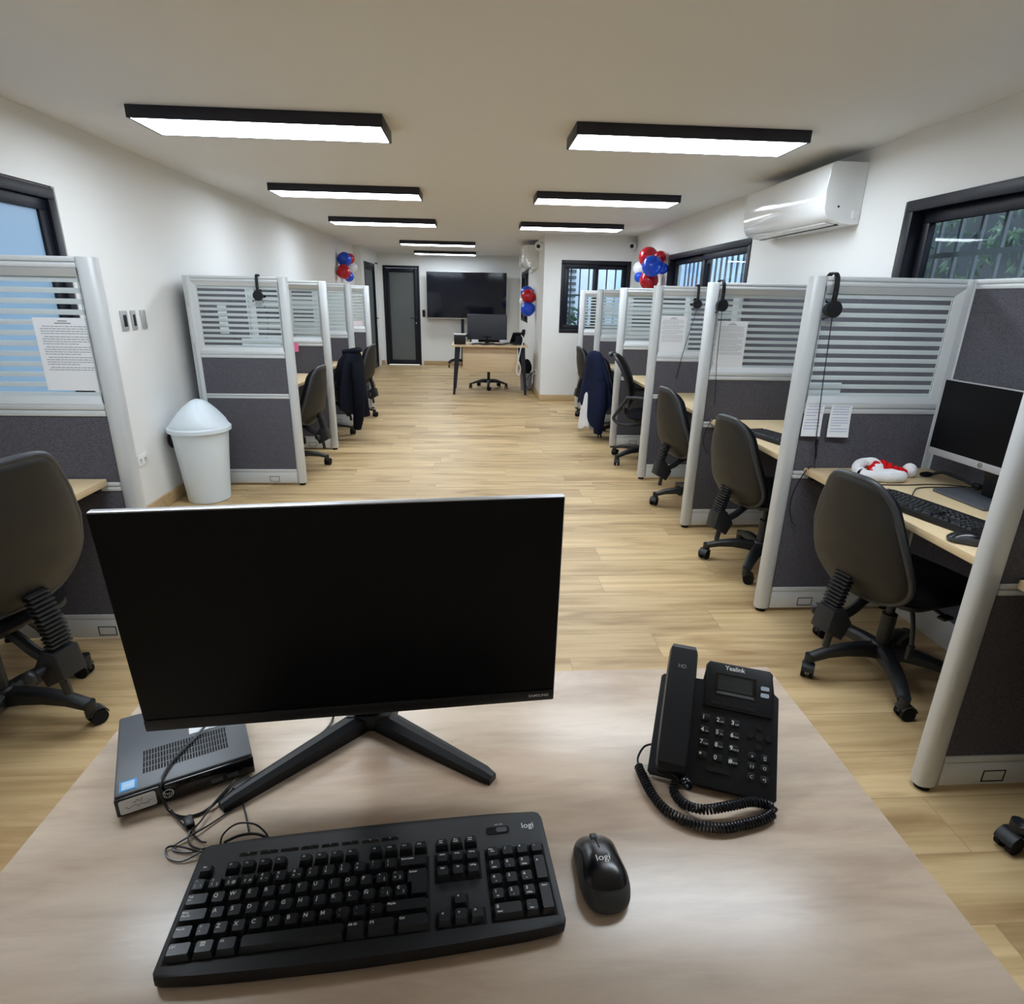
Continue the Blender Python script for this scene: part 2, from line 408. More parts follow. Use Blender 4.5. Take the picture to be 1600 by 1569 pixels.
wall('wall_left_end', 'x', XL - T, XJ, YJ, YF, [D2])
wall('wall_right', 'x', XR, XR + T, YB, YS + T, [W2, W3])
wall('wall_step', 'y', YS, YS + T, XA, XR, [W4])
wall('wall_alcove', 'x', XA, XA + T, YS + T, YF, [W5])
wall('wall_far', 'y', YF, YF + T, XL - T, XA + T, [D1])
wall('wall_back', 'y', YB - T, YB, XL - T, XR + T, [])
def base(name, x0, x1, y0, y1): struct(MB().bx(x0, x1, y0, y1, 0, 0.09, 0.003).build(name, M_TRIM))
base('baseboard_left', XL, XL + 0.014, YB, YJ)
base('baseboard_left_end', XL, XJ + 0.014, YJ - 0.014, YJ)
base('baseboard_right', XR - 0.014, XR, YB, YS)
base('baseboard_step', XA - 0.014, XR - 0.014, YS - 0.014, YS)
base('baseboard_alcove', XA - 0.014, XA, YS, YF)
base('baseboard_far', -1.09, XA - 0.014, YF - 0.014, YF)
struct(MB().bx(XJ + 0.001, -1.90, YF - 0.014, YF, 0, 0.09, 0.003).build('baseboard_far_corner', M_TRIM))

def frame_bars(mb, M, w, h, t, d0, d1):
    """rectangular frame in local (x along, z up); members t wide, depth y d0..d1"""
    mb.bx(0, w, d0, d1, h - t, h, 0.003); mb.bx(0, w, d0, d1, 0, t, 0.003)
    mb.bx(0, t, d0, d1, t, h - t, 0.003); mb.bx(w - t, w, d0, d1, t, h - t, 0.003)
def sliding_window(name, M, w, h, pane_mat, first=0):
    """local frame: x along the window, y outwards (0 = inner wall face), z up from the sill"""
    root = bpy.data.objects.new(name, None); COL.objects.link(root); root.matrix_world = M; struct(root)
    mb = MB(); frame_bars(mb, None, w, h, 0.052, -0.008, 0.095); mb.build('window_frame', M_BLACKMETAL, root)
    half = w / 2
    for k in range(2):
        x0 = 0.045 if k == 0 else half - 0.03; x1 = half + 0.03 if k == 0 else w - 0.045
        d = 0.012 if k == first else 0.052
        mb = MB(); t = 0.062
        mb.bx(x0, x1, d, d + 0.036, h - 0.045 - t, h - 0.045, 0.003); mb.bx(x0, x1, d, d + 0.036, 0.045, 0.045 + t, 0.003)
        mb.bx(x0, x0 + t, d, d + 0.036, 0.045 + t, h - 0.045 - t, 0.003); mb.bx(x1 - t, x1, d, d + 0.036, 0.045 + t, h - 0.045 - t, 0.003)
        s = mb.build('sash', M_BLACKMETAL, root)
        MB().bx(x0 + t - 0.005, x1 - t + 0.005, d + 0.015, d + 0.021, 0.04 + t, h - 0.04 - t).build('glass_pane', pane_mat, s, smooth=False)
    return root
def MW(o, ex, ey):
    return Matrix(((ex[0], ey[0], 0, o[0]), (ex[1], ey[1], 0, o[1]), (0, 0, 1, o[2]), (0, 0, 0, 1)))
w1 = sliding_window('window_1', MW((XL, W1[0], W1[2]), (0, 1), (-1, 0)), W1[1] - W1[0] - 0.022, W1[3] - W1[2] - 0.01, M_FROSTBLUE, 1)
MB().bx(W1[1] - W1[0] - 0.022, W1[1] - W1[0], 0.002, 0.12, 0, 1.43).bx(0, W1[1] - W1[0] - 0.022, 0.012, 0.12, 1.423, 1.431).build('reveal', M_MORTAR, w1, label='rough unpainted mortar edge')
sliding_window('window_2', MW((XR, W2[1] - 0.02, W2[2]), (0, -1), (1, 0)), W2[1] - W2[0] - 0.02, W2[3] - W2[2], M_GLASS, 1)
sliding_window('window_3', MW((XR, W3[1], W3[2]), (0, -1), (1, 0)), W3[1] - W3[0], W3[3] - W3[2], M_GLASS, 1)
sliding_window('window_4', MW((W4[0], YS, W4[2]), (1, 0), (0, 1)), W4[1] - W4[0], W4[3] - W4[2], M_GLASS, 0)
sliding_window('window_5', MW((XA, W5[1], W5[2]), (0, -1), (1, 0)), W5[1] - W5[0], W5[3] - W5[2], M_GLASS, 0)

def door(name, M, w, h):
    root = bpy.data.objects.new(name, None); COL.objects.link(root); root.matrix_world = M; struct(root)
    mb = MB(); mb.bx(0, 0.045, -0.01, 0.09, 0, h, 0.003).bx(w - 0.045, w, -0.01, 0.09, 0, h, 0.003).bx(0.045, w - 0.045, -0.01, 0.09, h - 0.045, h, 0.003)
    mb.build('door_frame', M_BLACKMETAL, root)
    a, b = 0.048, w - 0.048
    mb = MB(); mb.bx(a, a + 0.075, 0.005, 0.045, 0.01, h - 0.048, 0.003).bx(b - 0.075, b, 0.005, 0.045, 0.01, h - 0.048, 0.003)
    mb.bx(a + 0.075, b - 0.075, 0.005, 0.045, h - 0.13, h - 0.048, 0.003).bx(a + 0.075, b - 0.075, 0.005, 0.045, 0.01, 0.105, 0.003)
    leaf = mb.build('door_leaf', M_BLACKMETAL, root)
    MB().bx(a + 0.07, b - 0.07, 0.02, 0.03, 0.1, h - 0.125).build('glass_pane', M_FROSTDOOR, leaf, smooth=False)
    MB().box((b - 0.04, -0.002, 0.93), (0.03, 0.014, 0.13), 0.006).tube([(b - 0.04, -0.005, 0.96), (b - 0.04, -0.045, 0.96), (b - 0.055, -0.05, 0.96), (b - 0.15, -0.05, 0.96)], 0.009).build('door_handle', M_BLACKMETAL, root)
    MB().cyl((b - 0.04, 0.006, 0.86), (b - 0.04, -0.012, 0.86), 0.014).build('lock_cylinder', M_STEEL, root)
door('door_1', MW((D1[0], YF, 0), (1, 0), (0, 1)), D1[1] - D1[0], D1[3])
door('door_2', MW((XJ, D2[0], 0), (0, 1), (-1, 0)), D2[1] - D2[0], D2[3])

# ------------------------------------------------------------------ ceiling lights
def lamp(label, x, y):
    t = thing('ceiling_light', label, 'ceiling light', (x, y, ZC), 0, 'black framed strip lights on the ceiling')
    w, d, h = 0.585, 0.165, 0.054
    mb = MB(); mb.bx(-w, w, -d, -d + 0.012, -h, 0, 0.002).bx(-w, w, d - 0.012, d, -h, 0, 0.002)
    mb.bx(-w, -w + 0.012, -d + 0.012, d - 0.012, -h, 0, 0.002).bx(w - 0.012, w, -d + 0.012, d - 0.012, -h, 0, 0.002)
    mb.build('lamp_body', M_LAMPBODY, t)
    MB().bx(-w + 0.013, w - 0.013, -d + 0.013, d - 0.013, -h + 0.001, -0.02).build('diffuser', M_LAMPLIGHT, t, smooth=False)
    return t
lamp0 = None
for x, y, lab in [(-1.02, 3.435, 'long black box light glowing white, nearest one on the left of the ceiling'),
                  (1.075, 3.435, 'long black box light glowing white, nearest one on the right, beside the big air conditioner'),
                  (-1.02, 5.42, 'black framed strip light, second from the camera in the left row'),
                  (1.08, 5.42, 'black framed strip light, second from the camera in the right row'),
                  (-1.02, 7.45, 'black framed strip light, third from the camera in the left row'),
                  (1.10, 7.45, 'black framed strip light, third in the right row, in front of the two ceiling cameras'),
                  (-0.575, 10.2, 'short looking strip light in the middle, nearer one of the far pair'),
                  (-0.56, 12.35, 'strip light in the middle closest to the wall with the television'),
                  (-1.02, 1.44, 'strip light overhead at the left of the foreground desk'),
                  (1.08, 1.44, 'strip light overhead at the right of the foreground desk')]:
    if lamp0 is None: lamp0 = lamp(lab, x, y)
    else: dup_at(lamp0, (x, y, ZC), 0, lab)

# ------------------------------------------------------------------ air conditioners
def air_con(label, M, w, d=0.215, h=0.315):
    t = thing('air_conditioner', label, 'air conditioner'); t.matrix_world = M
    # local: x along wall, y into the room, z down from 0
    prof = [(0.0, 0.0), (d - 0.03, 0.0), (d - 0.008, -0.012), (d, -0.04), (d + 0.004, -0.14), (d + 0.002, -0.22), (d - 0.006, -0.255), (d - 0.022, -0.280), (d - 0.05, -0.298), (d - 0.10, -0.307), (d - 0.16, -h), (0.0, -h)]
    MP = Matrix(((0, 0, 1, 0), (1, 0, 0, 0), (0, 1, 0, 0), (0, 0, 0, 1)))
    MB().prism(prof, w, 0.006, MP).build('body', M_ACWHITE, t, ang=25)
    MB().prism([(d - 0.105, -0.3085), (d - 0.052, -0.2995), (d - 0.050, -0.3035), (d - 0.104, -0.3125)], w - 0.12, 0, TR(0.06, 0, 0) @ MP).build('air_flap', M_WHITEPL, t)
    MB().bx(0.05, w - 0.05, d - 0.125, d - 0.108, -h - 0.0005, -h + 0.012).build('outlet_slot', M_DARKSLAT, t)
    MB().bx(w - 0.001, w + 0.004, 0.012, 0.05, -h + 0.03, -h + 0.072, 0.001).build('side_clip', M_WHITEPL, t)
    MB().cyl((w - 0.003, d - 0.08, -0.225), (w + 0.001, d - 0.08, -0.225), 0.006, n=12).build('screw_cap', M_RUBBER, t)
    return t
air_con('large white split air conditioner on the right wall near the ceiling', MW((XR, 4.62, 2.140), (0, -1), (-1, 0)), 1.06)
air_con('white split air conditioner high on the far alcove wall above the narrow window', MW((XA, 10.35, 2.135), (0, -1), (-1, 0)), 0.95)

# ------------------------------------------------------------------ partitions
PH = 1.505
def seg_rail(mb, x0, x1, z0, z1, d=0.021):
    m = (z0 + z1) / 2
    mb.bx(x0, x1, -d, d, z0, m - 0.0016, 0.003); mb.bx(x0, x1, -d, d, m + 0.0016, z1, 0.003); mb.bx(x0, x1, -d + 0.006, d - 0.006, z0 + 0.004, z1 - 0.004)
def partition(label, length=0.645):
    t = thing('partition', label, 'office partition', group='partitions standing across the rows')
    poly = []
    for a in range(0, 24):   # rounded D profile end post
        th = 2 * PI * a / 24; c, s = math.cos(th), math.sin(th)
        poly.append((0.034 * (abs(c) ** 0.75) * (1 if c > 0 else -1), 0.027 * (abs(s) ** 0.75) * (1 if s > 0 else -1)))
    MB().prism(poly, PH - 0.018, 0.003, TR(0, 0, 0.018)).build('end_post', M_ALU, t)
    MB().cyl((0, 0, 0), (0, 0, 0.02), 0.022, n=16).build('foot', M_RUBBER, t)
    MB().cyl((length - 0.03, 0, 0), (length - 0.03, 0, 0.02), 0.018, n=16).build('foot', M_RUBBER, t)
    x0, x1 = 0.032, length - 0.028
    mb = MB(); seg_rail(mb, x0, x1, 1.468, PH); mb.build('top_rail', M_ALU, t)
    MB().bx(x1, length, -0.021, 0.021, 0.018, PH, 0.003).build('wall_post', M_ALU, t)
    # bevelled glazing frame
    mb = MB()
    fz0, fz1, fw = 1.0, 1.468, 0.028
    def bevel_frame(sy):
        o = [(x0, fz0), (x1, fz0), (x1, fz1), (x0, fz1)]; i = [(x0 + 0.012, fz0 + fw), (x1 - fw, fz0 + fw), (x1 - fw, fz1 - fw), (x0 + 0.012, fz1 - fw)]
        vs = [(x, sy * 0.021, z) for x, z in o] + [(x, sy * 0.008, z) for x, z in i] + [(x, sy * 0.002, z) for x, z in i]
        fs = [(k, (k + 1) % 4, 4 + (k + 1) % 4, 4 + k) for k in range(4)] + [(4 + k, 4 + (k + 1) % 4, 8 + (k + 1) % 4, 8 + k) for k in range(4)]
        mb.faces(vs, fs)
    bevel_frame(1); bevel_frame(-1); mb.build('glazing_frame', M_ALU, t, smooth=False)
    MB().bx(x0 + 0.008, x1 - fw + 0.004, -0.002, 0.002, fz0 + fw - 0.004, fz1 - fw + 0.004).build('glass_pane', M_STRIPED, t, smooth=False)
    mb = MB(); seg_rail(mb, x0, x1, 0.955, 1.0); mb.build('middle_rail', M_ALU, t)
    MB().bx(x0, x1, -0.017, 0.017, 0.70, 0.955).build('upper_fabric_panel', M_FABRIC, t, smooth=False)
    mb = MB(); seg_rail(mb, x0, x1, 0.665, 0.70); mb.build('desk_height_rail', M_ALU, t)
    MB().bx(x0, x1, -0.017, 0.017, 0.128, 0.665).build('lower_fabric_panel', M_FABRIC, t, smooth=False)
    mb = MB(); mb.bx(x0, x1, -0.021, 0.021, 0.02, 0.104, 0.002).bx(x0, x1, -0.021, 0.021, 0.1055, 0.128, 0.002); mb.build('base_rail', M_ALU, t)
    mb = MB(); cx, cz = 0.20, 0.052
    for sy in (-1, 1):
        y0, y1 = (sy * 0.0205, sy * 0.0222)
        mb.bx(cx - 0.036, cx + 0.036, y0, y1, cz - 0.021, cz - 0.018).bx(cx - 0.036, cx + 0.036, y0, y1, cz + 0.018, cz + 0.021)
        mb.bx(cx - 0.036, cx - 0.033, y0, y1, cz - 0.021, cz + 0.021).bx(cx + 0.033, cx + 0.036, y0, y1, cz - 0.021, cz + 0.021)
    mb.build('outlet_knockout', M_RUBBER, t)
    return t
PX = 1.372
RY_ = [1.372, 2.47, 3.565, 4.66, 5.75, 6.85, 7.95]
LY_ = [2.29, 4.49, 5.62, 6.73, 7.84]
rl = ['partition at the right edge in front, its rounded post leaning past the desk phone, lower half in shadow',
      'partition on the right with two small receipts pinned below its striped glass',
      'partition on the right with a white notice in its glass and a headset beside the post',
      'partition on the right with a white notice taped to the left of its glass',
      'partition on the right beside the slim mesh back chair',
      'partition on the right behind the chair draped with a navy jacket',
      'last partition on the right, in front of the window of the step wall']
ll = ['partition at the left edge with a printed notice, in front of the blue frosted window',
      'partition on the left behind the white swing bin with a headset on its top rail',
      'partition on the left bearing a small pink sticky note',
      'partition on the left behind the chair draped with a black jacket',
      'last partition on the left, nearest the black framed glass doors']
p0 = partition(rl[0]); p0.location = (PX, RY_[0], 0)
for y, lab in zip(RY_[1:], rl[1:]): dup_at(p0, (PX, y, 0), 0, lab)
LX = -1.332
for y, lab in zip(LY_, ll): dup_at(p0, (LX, y, 0), PI, lab)

def back_screen(label, ln):
    """solid fabric screen along the wall side; local x along the row"""
    t = thing('back_screen', label, 'office partition', group='fabric screens along the wall side of the desks')
    h = ln / 2 - 0.002
    mb = MB(); seg_rail(mb, -h + 0.022, h - 0.022, 1.468, PH); mb.build('top_rail', M_ALU, t)
    for s in (-1, 1): MB().bx(s * h - s * 0.022, s * h, -0.021, 0.021, 0.0, PH, 0.003).build('side_post', M_ALU, t)
    MB().bx(-h + 0.022, h - 0.022, -0.017, 0.017, 0.70, 1.468).build('upper_fabric_panel', M_FABRIC, t, smooth=False)
    mb = MB(); seg_rail(mb, -h + 0.022, h - 0.022, 0.665, 0.70); mb.build('desk_height_rail', M_ALU, t)
    MB().bx(-h + 0.022, h - 0.022, -0.017, 0.017, 0.128, 0.665).build('lower_fabric_panel', M_FABRIC, t, smooth=False)
    MB().bx(-h + 0.022, h - 0.022, -0.021, 0.021, 0.0, 0.128, 0.002).build('base_rail', M_ALU, t)
    return t
BXR, BXL = PX + 0.668, LX - 0.668
bs0 = None
for (a, b, lab) in [(0.27, 1.372, 'fabric screen at the far right edge behind the nearest right desk'),
                    (1.372, 2.47, 'fabric screen behind the silver edged monitor on the right'),
                    (2.47, 3.565, 'fabric screen behind the right desk with only a keyboard in view'),
                    (3.565, 4.66, 'fabric screen seen through the glass with the left hand white notice'),
                    (4.66, 5.75, 'fabric screen behind the desk of the slim mesh back chair'),
                    (5.75, 6.85, 'fabric screen behind the desk of the navy jacket chair'),
                    (6.85, 7.95, 'fabric screen of the last right desk, nearest the step wall')]:
    if bs0 is None: bs0 = back_screen(lab, 1.088); bs0.location = (BXR, (a + b) / 2, 0); bs0.rotation_euler.z = PI / 2
    else: dup_at(bs0, (BXR, (a + b) / 2, 0), PI / 2, lab)
for (a, b, lab) in [(1.17, 2.27, 'fabric screen under the blue frosted window at the left'),
                    (4.49, 5.62, 'fabric screen on the left wall side behind the headset partition'),
                    (5.62, 6.73, 'fabric screen on the left wall side behind the pink note partition'),
                    (6.73, 7.84, 'fabric screen on the left wall side nearest the glass doors')]:
    dup_at(bs0, (BXL, (a + b) / 2, 0), PI / 2, lab)

# ------------------------------------------------------------------ cubicle desks
DZ = 0.715
def cubicle_desk(label, side):
    t = thing('workstation_desk', label, 'desk', group='maple desk tops in the workstations')
    w = 0.527
    MB().bx(-0.285, 0.285, -w, w, DZ - 0.026, DZ, 0.002).build('desk_top', M_MAPLE, t)
    for s in (-1, 1):
        MB().bx(-0.2, 0.27, s * w - s * 0.004, s * w - s * 0.034, DZ - 0.066, DZ - 0.026).bx(-0.26, -0.19, s * w - s * 0.004, s * w - s * 0.03, DZ - 0.05, DZ - 0.026).build('bracket', M_BLACKMETAL, t)
    MB().bx(0.03, 0.07, -w + 0.06, w - 0.06, DZ - 0.06, DZ - 0.026, 0.002).build('support_beam', M_BLACKMETAL, t)
    return t
dl = ['maple desk top at the right frame edge, nearest the camera', 'maple desk top with the red and white Santa hat',
      'maple desk top on the right with a lone black keyboard', 'maple desk top behind the right chair below the left hand notice',
      'maple desk top in front of the slim mesh back chair', 'maple desk top in front of the navy jacket chair', 'maple desk top farthest away on the right']
desks = []
ycs = [0.822] + [(RY_[i] + RY_[i + 1]) / 2 for i in range(6)]
DXR = BXR - 0.021 - 0.287
for i, y in enumerate(ycs):
    if not desks: d = cubicle_desk(dl[0], 1); d.location = (DXR, y, 0)
    else: d = dup_at(desks[0], (DXR, y, 0), 0, dl[i])
    desks.append(d)
DXL = BXL + 0.021 + 0.287
for y, lab in [(1.74, 'maple desk top at the left edge beside the large dark chair'), (5.055, 'maple desk top on the left behind the bin partition'),
               (6.175, 'maple desk top on the left in front of the black jacket chair'), (7.285, 'maple desk top farthest away on the left')]:
    dup_at(desks[0], (DXL, y, 0), PI, lab)

# ------------------------------------------------------------------ operator chairs
def lerp_tab(tab, v):
    for (a, x), (b, y) in zip(tab, tab[1:]):
        if v <= b:
            k = (v - a) / (b - a); return x + (y - x) * k
    return tab[-1][1]
def spow(c, p): return math.copysign(abs(c) ** p, c)
WTAB = [(0, 0.172), (0.10, 0.195), (0.20, 0.206), (0.32, 0.203), (0.5, 0.187), (1.0, 0.115)]
def back_xy(r, a, n=4.2):
    s, tt = spow(math.cos(a), 2 / n) * r, spow(math.sin(a), 2 / n) * r
    v = (tt + 1) / 2
    return s, v
BZ0, BH = 0.395, 0.455
def back_mid(s, v):
    y = s * lerp_tab(WTAB, v)
    x = -0.212 - 0.125 * v + 0.05 * (y / 0.2) ** 2 - 0.03 * math.sin(PI * min(1, v * 1.2))
    return Vector((x, y, BZ0 + BH * v))
def shell_fn(r, a, sd):
    s, v = back_xy(r, a); p = back_mid(s, v)
    e = math.sqrt(max(0, 1 - r ** 6))
    if sd > 0: p.x += 0.004 * e
    else: p.x -= (0.020 + 0.012 * (1 if v < 0.30 else max(0, 1 - (v - 0.30) / 0.06))) * e
    return p
def cushion_fn(r, a, sd):
    s, v = back_xy(r, a); p = back_mid(s * 0.985, 0.5 + (v - 0.5) * 0.985)
    e = math.sqrt(max(0, 1 - r ** 9))
    p.x += 0.010 if sd < 0 else 0.012 + 0.062 * e
    return p
def seat_fn(r, a, sd):
    s, q = spow(math.cos(a), 2 / 3.2) * r, spow(math.sin(a), 2 / 3.2) * r
    e = math.sqrt(max(0, 1 - r ** 5))
    z = 0.425 + (0.045 * e if sd > 0 else -0.022 * e) - 0.03 * max(0, s) ** 3
    return Vector((0.03 + s * 0.225, q * 0.225, z))
def chair_base(t, rad=0.285):
    for k in range(5):
        a = 2 * PI * k / 5; R = Matrix.Rotation(a, 4, 'Z')
        pts = [(0.02, 0.115), (0.08, 0.120), (0.15, 0.118), (0.22, 0.106), (rad, 0.082)]
        mb = MB(); rows = []
        for i, (x, z) in enumerate(pts):
            k_ = i / (len(pts) - 1); hw = 0.030 - 0.009 * k_; hh = 0.030 - 0.016 * k_
            rows.append([mb.bm.verts.new(R @ Vector((x, y, zz))) for y, zz in ((-hw, z - hh), (-hw, z + hh * 0.35), (-hw * 0.55, z + hh * 0.75), (hw * 0.55, z + hh * 0.75), (hw, z + hh * 0.35), (hw, z - hh))])
        for i in range(len(rows) - 1):
            for j in range(6): mb.bm.faces.new((rows[i][j], rows[i][(j + 1) % 6], rows[i + 1][(j + 1) % 6], rows[i + 1][j]))
        mb.bm.faces.new(rows[0][::-1]); mb.bm.faces.new(rows[-1])
        mb.cyl(R @ Vector((rad, 0, 0.045)), R @ Vector((rad, 0, 0.092)), 0.019, n=14)
        mb.build('base_spoke', M_CHAIRPL, t)
        w = (a + 1.1 + k * 0.7)
        RR = R @ Matrix.Translation((rad, 0, 0)) @ Matrix.Rotation(1.0 + k * 0.9, 4, 'Z')
        mb = MB()
        arc = [(0.014 + 0.028 * math.cos(th), 0.03 + 0.03 * math.sin(th)) for th in [PI * i / 9 for i in range(10)]]
        MP = RR @ Matrix(((1, 0, 0, 0), (0, 0, 1, -0.006), (0, 1, 0, 0), (0, 0, 0, 1)))
        mb.prism(arc, 0.012, 0, MP)
        for i in range(9):   # hood
            pass
        h = MB()
        hood = [(0.014 + 0.031 * math.cos(th), 0.03 + 0.032 * math.sin(th)) for th in [PI * (0.05 + 0.8 * i / 9) for i in range(10)]]
        hood += [(0.014 + 0.027 * math.cos(th), 0.03 + 0.028 * math.sin(th)) for th in [PI * (0.85 - 0.8 * i / 9) for i in range(10)]]
        h._merge(mb.bm.copy()); mb.bm.free()
        h.prism(hood, 0.046, 0, RR @ Matrix(((1, 0, 0, 0), (0, 0, 1, -0.023), (0, 1, 0, 0), (0, 0, 0, 1))))
        c = h.build('caster', M_CHAIRPL, t)
        for s in (-1, 1):
            MB().cyl(RR @ Vector((0.014, s * 0.008, 0.0265)), RR @ Vector((0.014, s * 0.022, 0.0265)), 0.0265, n=22).build('wheel', M_RUBBER, c)
    MB().lathe([(0.036, 0.085), (0.042, 0.10), (0.042, 0.135), (0.034, 0.145)], 20).build('base_hub', M_CHAIRPL, t)
def operator_chair(label):
    t = thing('office_chair', label, 'office chair', group='dark operator chairs')
    MB().polar(shell_fn, 7, 44).build('backrest_shell', M_SHELL, t, ang=70)
    MB().polar(cushion_fn, 7, 44).build('backrest_cushion', M_BLACKFAB, t, ang=70)
    pts = []
    for k in range(45):
        s, v = back_xy(1.0, 2 * PI * k / 44); p = back_mid(s, v); pts.append(p + Vector((0.004, 0, 0)))
    MB().tube(pts, 0.0125, 8, caps=False).build('edge_trim', M_CHAIREDGE, t, ang=70)
    MB().polar(seat_fn, 7, 40).build('seat_cushion', M_BLACKFAB, t, ang=70)
    MB().prism(rrect(-0.17, 0.22, -0.19, 0.19, 0.06), 0.02, 0.006, TR(0, 0, 0.392)).build('seat_pan', M_CHAIRPL, t)
    # ribbed bellows over the back bar
    mb = MB(); n = 13
    for i in range(n):
        k = i / (n - 1)
        mb.box((-0.268 - 0.040 * math.sin(k * 1.5), 0, 0.492 - 0.165 * k), (0.036, 0.070 - 0.004 * (i % 2), 0.0070), 0.002)
    mb.bar((-0.262, 0, 0.495), (-0.304, 0, 0.322), 0.050, 0.018)
    mb.build('bellows', M_CHAIRPL, t)
    mb = MB(); mb.prism([(-0.350, 0.265), (-0.270, 0.220), (-0.235, 0.285), (-0.278, 0.350), (-0.334, 0.350)], 0.080, 0.006, Matrix(((1, 0, 0, 0), (0, 0, 1, -0.040), (0, 1, 0, 0), (0, 0, 0, 1))))
    mb.tube([(-0.27, 0, 0.290), (-0.20, 0, 0.318), (-0.12, 0, 0.368), (0.0, 0, 0.372)], 0.018, 8, 5)
    mb.build('back_bracket', M_CHAIRPL, t)
    MB().tube([(-0.285, 0, 0.25), (-0.292, 0, 0.21), (-0.296, 0, 0.178)], 0.013, 8).build('release_lever', M_CHAIRPL, t)
    MB().cyl((-0.28, 0.036, 0.29), (-0.28, 0.075, 0.29), 0.012, n=12).sphere((-0.28, 0.085, 0.29), 0.024, (1, 0.75, 1), 14).build('adjust_knob', M_CHAIRPL, t)
    mb = MB(); mb.box((0.0, 0, 0.372), (0.2, 0.13, 0.045), 0.01).cyl((0.03, -0.06, 0.37), (0.03, -0.17, 0.35), 0.007, n=10).box((0.03, -0.18, 0.345), (0.05, 0.03, 0.012), 0.004)
    mb.build('tilt_mechanism', M_CHAIRPL, t)
    MB().tube([(-0.03, -0.09, 0.37), (-0.05, -0.13, 0.30), (-0.06, -0.15, 0.23)], 0.008, 8, 4).box((-0.06, -0.15, 0.20), (0.03, 0.016, 0.06), 0.006).build('height_lever', M_CHAIRPL, t)
    MB().cyl((0, 0, 0.10), (0, 0, 0.27), 0.027, n=20).cyl((0, 0, 0.27), (0, 0, 0.37), 0.015, n=16).build('gas_lift', M_CHAIRPL, t)
    chair_base(t)
    return t
BASEPARTS = ('base_spoke', 'caster', 'base_hub')
def set_base(t, world_deg, heading):
    for ch in t.children:
        if ch.name.split('.')[0] in BASEPARTS: ch.rotation_euler.z = math.radians(world_deg) - heading
def lift_back(t, dz, sc_=1.0):
    for ch in t.children:
        if ch.name.split('.')[0] == 'bellows': ch.location.z = dz * 0.45
        if ch.name.split('.')[0] in ('backrest_shell', 'backrest_cushion', 'edge_trim'):
            ch.location.z = dz; ch.scale = (1, sc_, 1)
            if sc_ != 1: ch.scale = (1, sc_, sc_); ch.location.z = dz - BZ0 * (sc_ - 1)
H = math.radians
chairs = [
    (1.605, 1.95, 15, 180, 0.0, 1.0, 'dark operator chair pushed to the desk with the Santa hat'),
    (1.593, 2.977, 13, 160, 0.0, 1.0, 'dark operator chair second nearest on the right, at the desk with a lone keyboard'),
    (1.58, 3.96, 10, 170, 0.0, 1.0, 'dark operator chair third on the right, under the left hand notice'),
    (1.60, 6.30, 8, 200, 0.0, 1.0, 'dark operator chair on the right under the navy jacket'),
    (1.58, 7.40, 6, 180, 0.0, 1.0, 'dark operator chair farthest away on the right, before the last partition'),
    (1.665, 0.95, 5, 135, 0.0, 1.0, 'chair at the right frame edge of which only one caster shows'),
    (-1.58, 1.765, 163, -3, 0.085, 1.04, 'large dark operator chair at the left edge in front of the notice partition'),
    (-1.55, 4.98, 172, 15, 0.0, 1.0, 'dark operator chair on the left just behind the bin partition'),
    (-1.56, 6.17, 172, 20, 0.0, 1.0, 'dark operator chair on the left under the black jacket'),
    (-1.50, 7.25, 170, 0, 0.0, 1.0, 'dark operator chair farthest away on the left'),
]
ch0 = None; CH = []
for x, y, hd, bd, lift, scl, lab in chairs:
    if ch0 is None: ch0 = operator_chair(lab); c = ch0
    else: c = dup_at(ch0, (0, 0, 0), 0, lab)
    c.location = (x, y, 0); c.rotation_euler.z = H(hd); CH.append((c, H(hd), bd, lift, scl))
for c, hd, bd, lift, scl in CH:
    set_base(c, bd, hd)
    if lift or scl != 1: lift_back(c, lift, scl)

# slim mesh back chair (facing +x)
def mesh_chair(label, loc, rz):
    t = thing('mesh_office_chair', label, 'office chair', loc, rz)
    def mid(s, v): return Vector((-0.17 - 0.15 * v ** 1.2 + 0.035 * s * s + 0.03 * math.sin(PI * v), s * (0.20 - 0.02 * v), 0.50 + 0.44 * v))
    def bf(r, a, sd):
        s, v = back_xy(r, a, 4.0); p = mid(s, v); p.x += sd * 0.004 * math.sqrt(max(0, 1 - r ** 6)); return p
    MB().polar(bf, 5, 36).build('mesh_backrest', M_BLACKFAB, t)
    MB().tube([mid(*back_xy(1.0, 2 * PI * k / 36, 4.0)) for k in range(37)], 0.014, 8, caps=False).build('backrest_frame', M_CHAIRPL, t)
    MB().tube([(-0.33, -0.11, 0.945), (-0.35, -0.06, 0.95), (-0.35, 0.06, 0.95), (-0.33, 0.11, 0.945)], 0.016, 8, 4).build('top_grip', M_CHAIRPL, t)
    MB().polar(lambda r, a, sd: seat_fn(r, a, sd) + Vector((0.02, 0, 0.0)), 6, 36).build('seat_cushion', M_BLACKFAB, t)
    MB().tube([(-0.17, 0, 0.52), (-0.19, 0, 0.44), (-0.10, 0, 0.39), (0, 0, 0.385)], 0.022, 8, 5).box((0, 0, 0.38), (0.2, 0.14, 0.04), 0.01).build('back_bracket', M_CHAIRPL, t)
    for s in (-1, 1):
        y = s * 0.27
        MB().tube([(0.16, y, 0.605), (-0.13, y, 0.612), (-0.16, y, 0.59), (-0.245, y, 0.455), (-0.25, y, 0.42), (-0.20, y, 0.385), (-0.08, y * 0.9, 0.375), (0.02, y * 0.55, 0.385)], 0.014, 8, 4).build('armrest', M_CHAIRPL, t)
    MB().cyl((0, 0, 0.10), (0, 0, 0.37), 0.024, n=18).build('gas_lift', M_CHAIRPL, t)
    chair_base(t, 0.30)
    return t
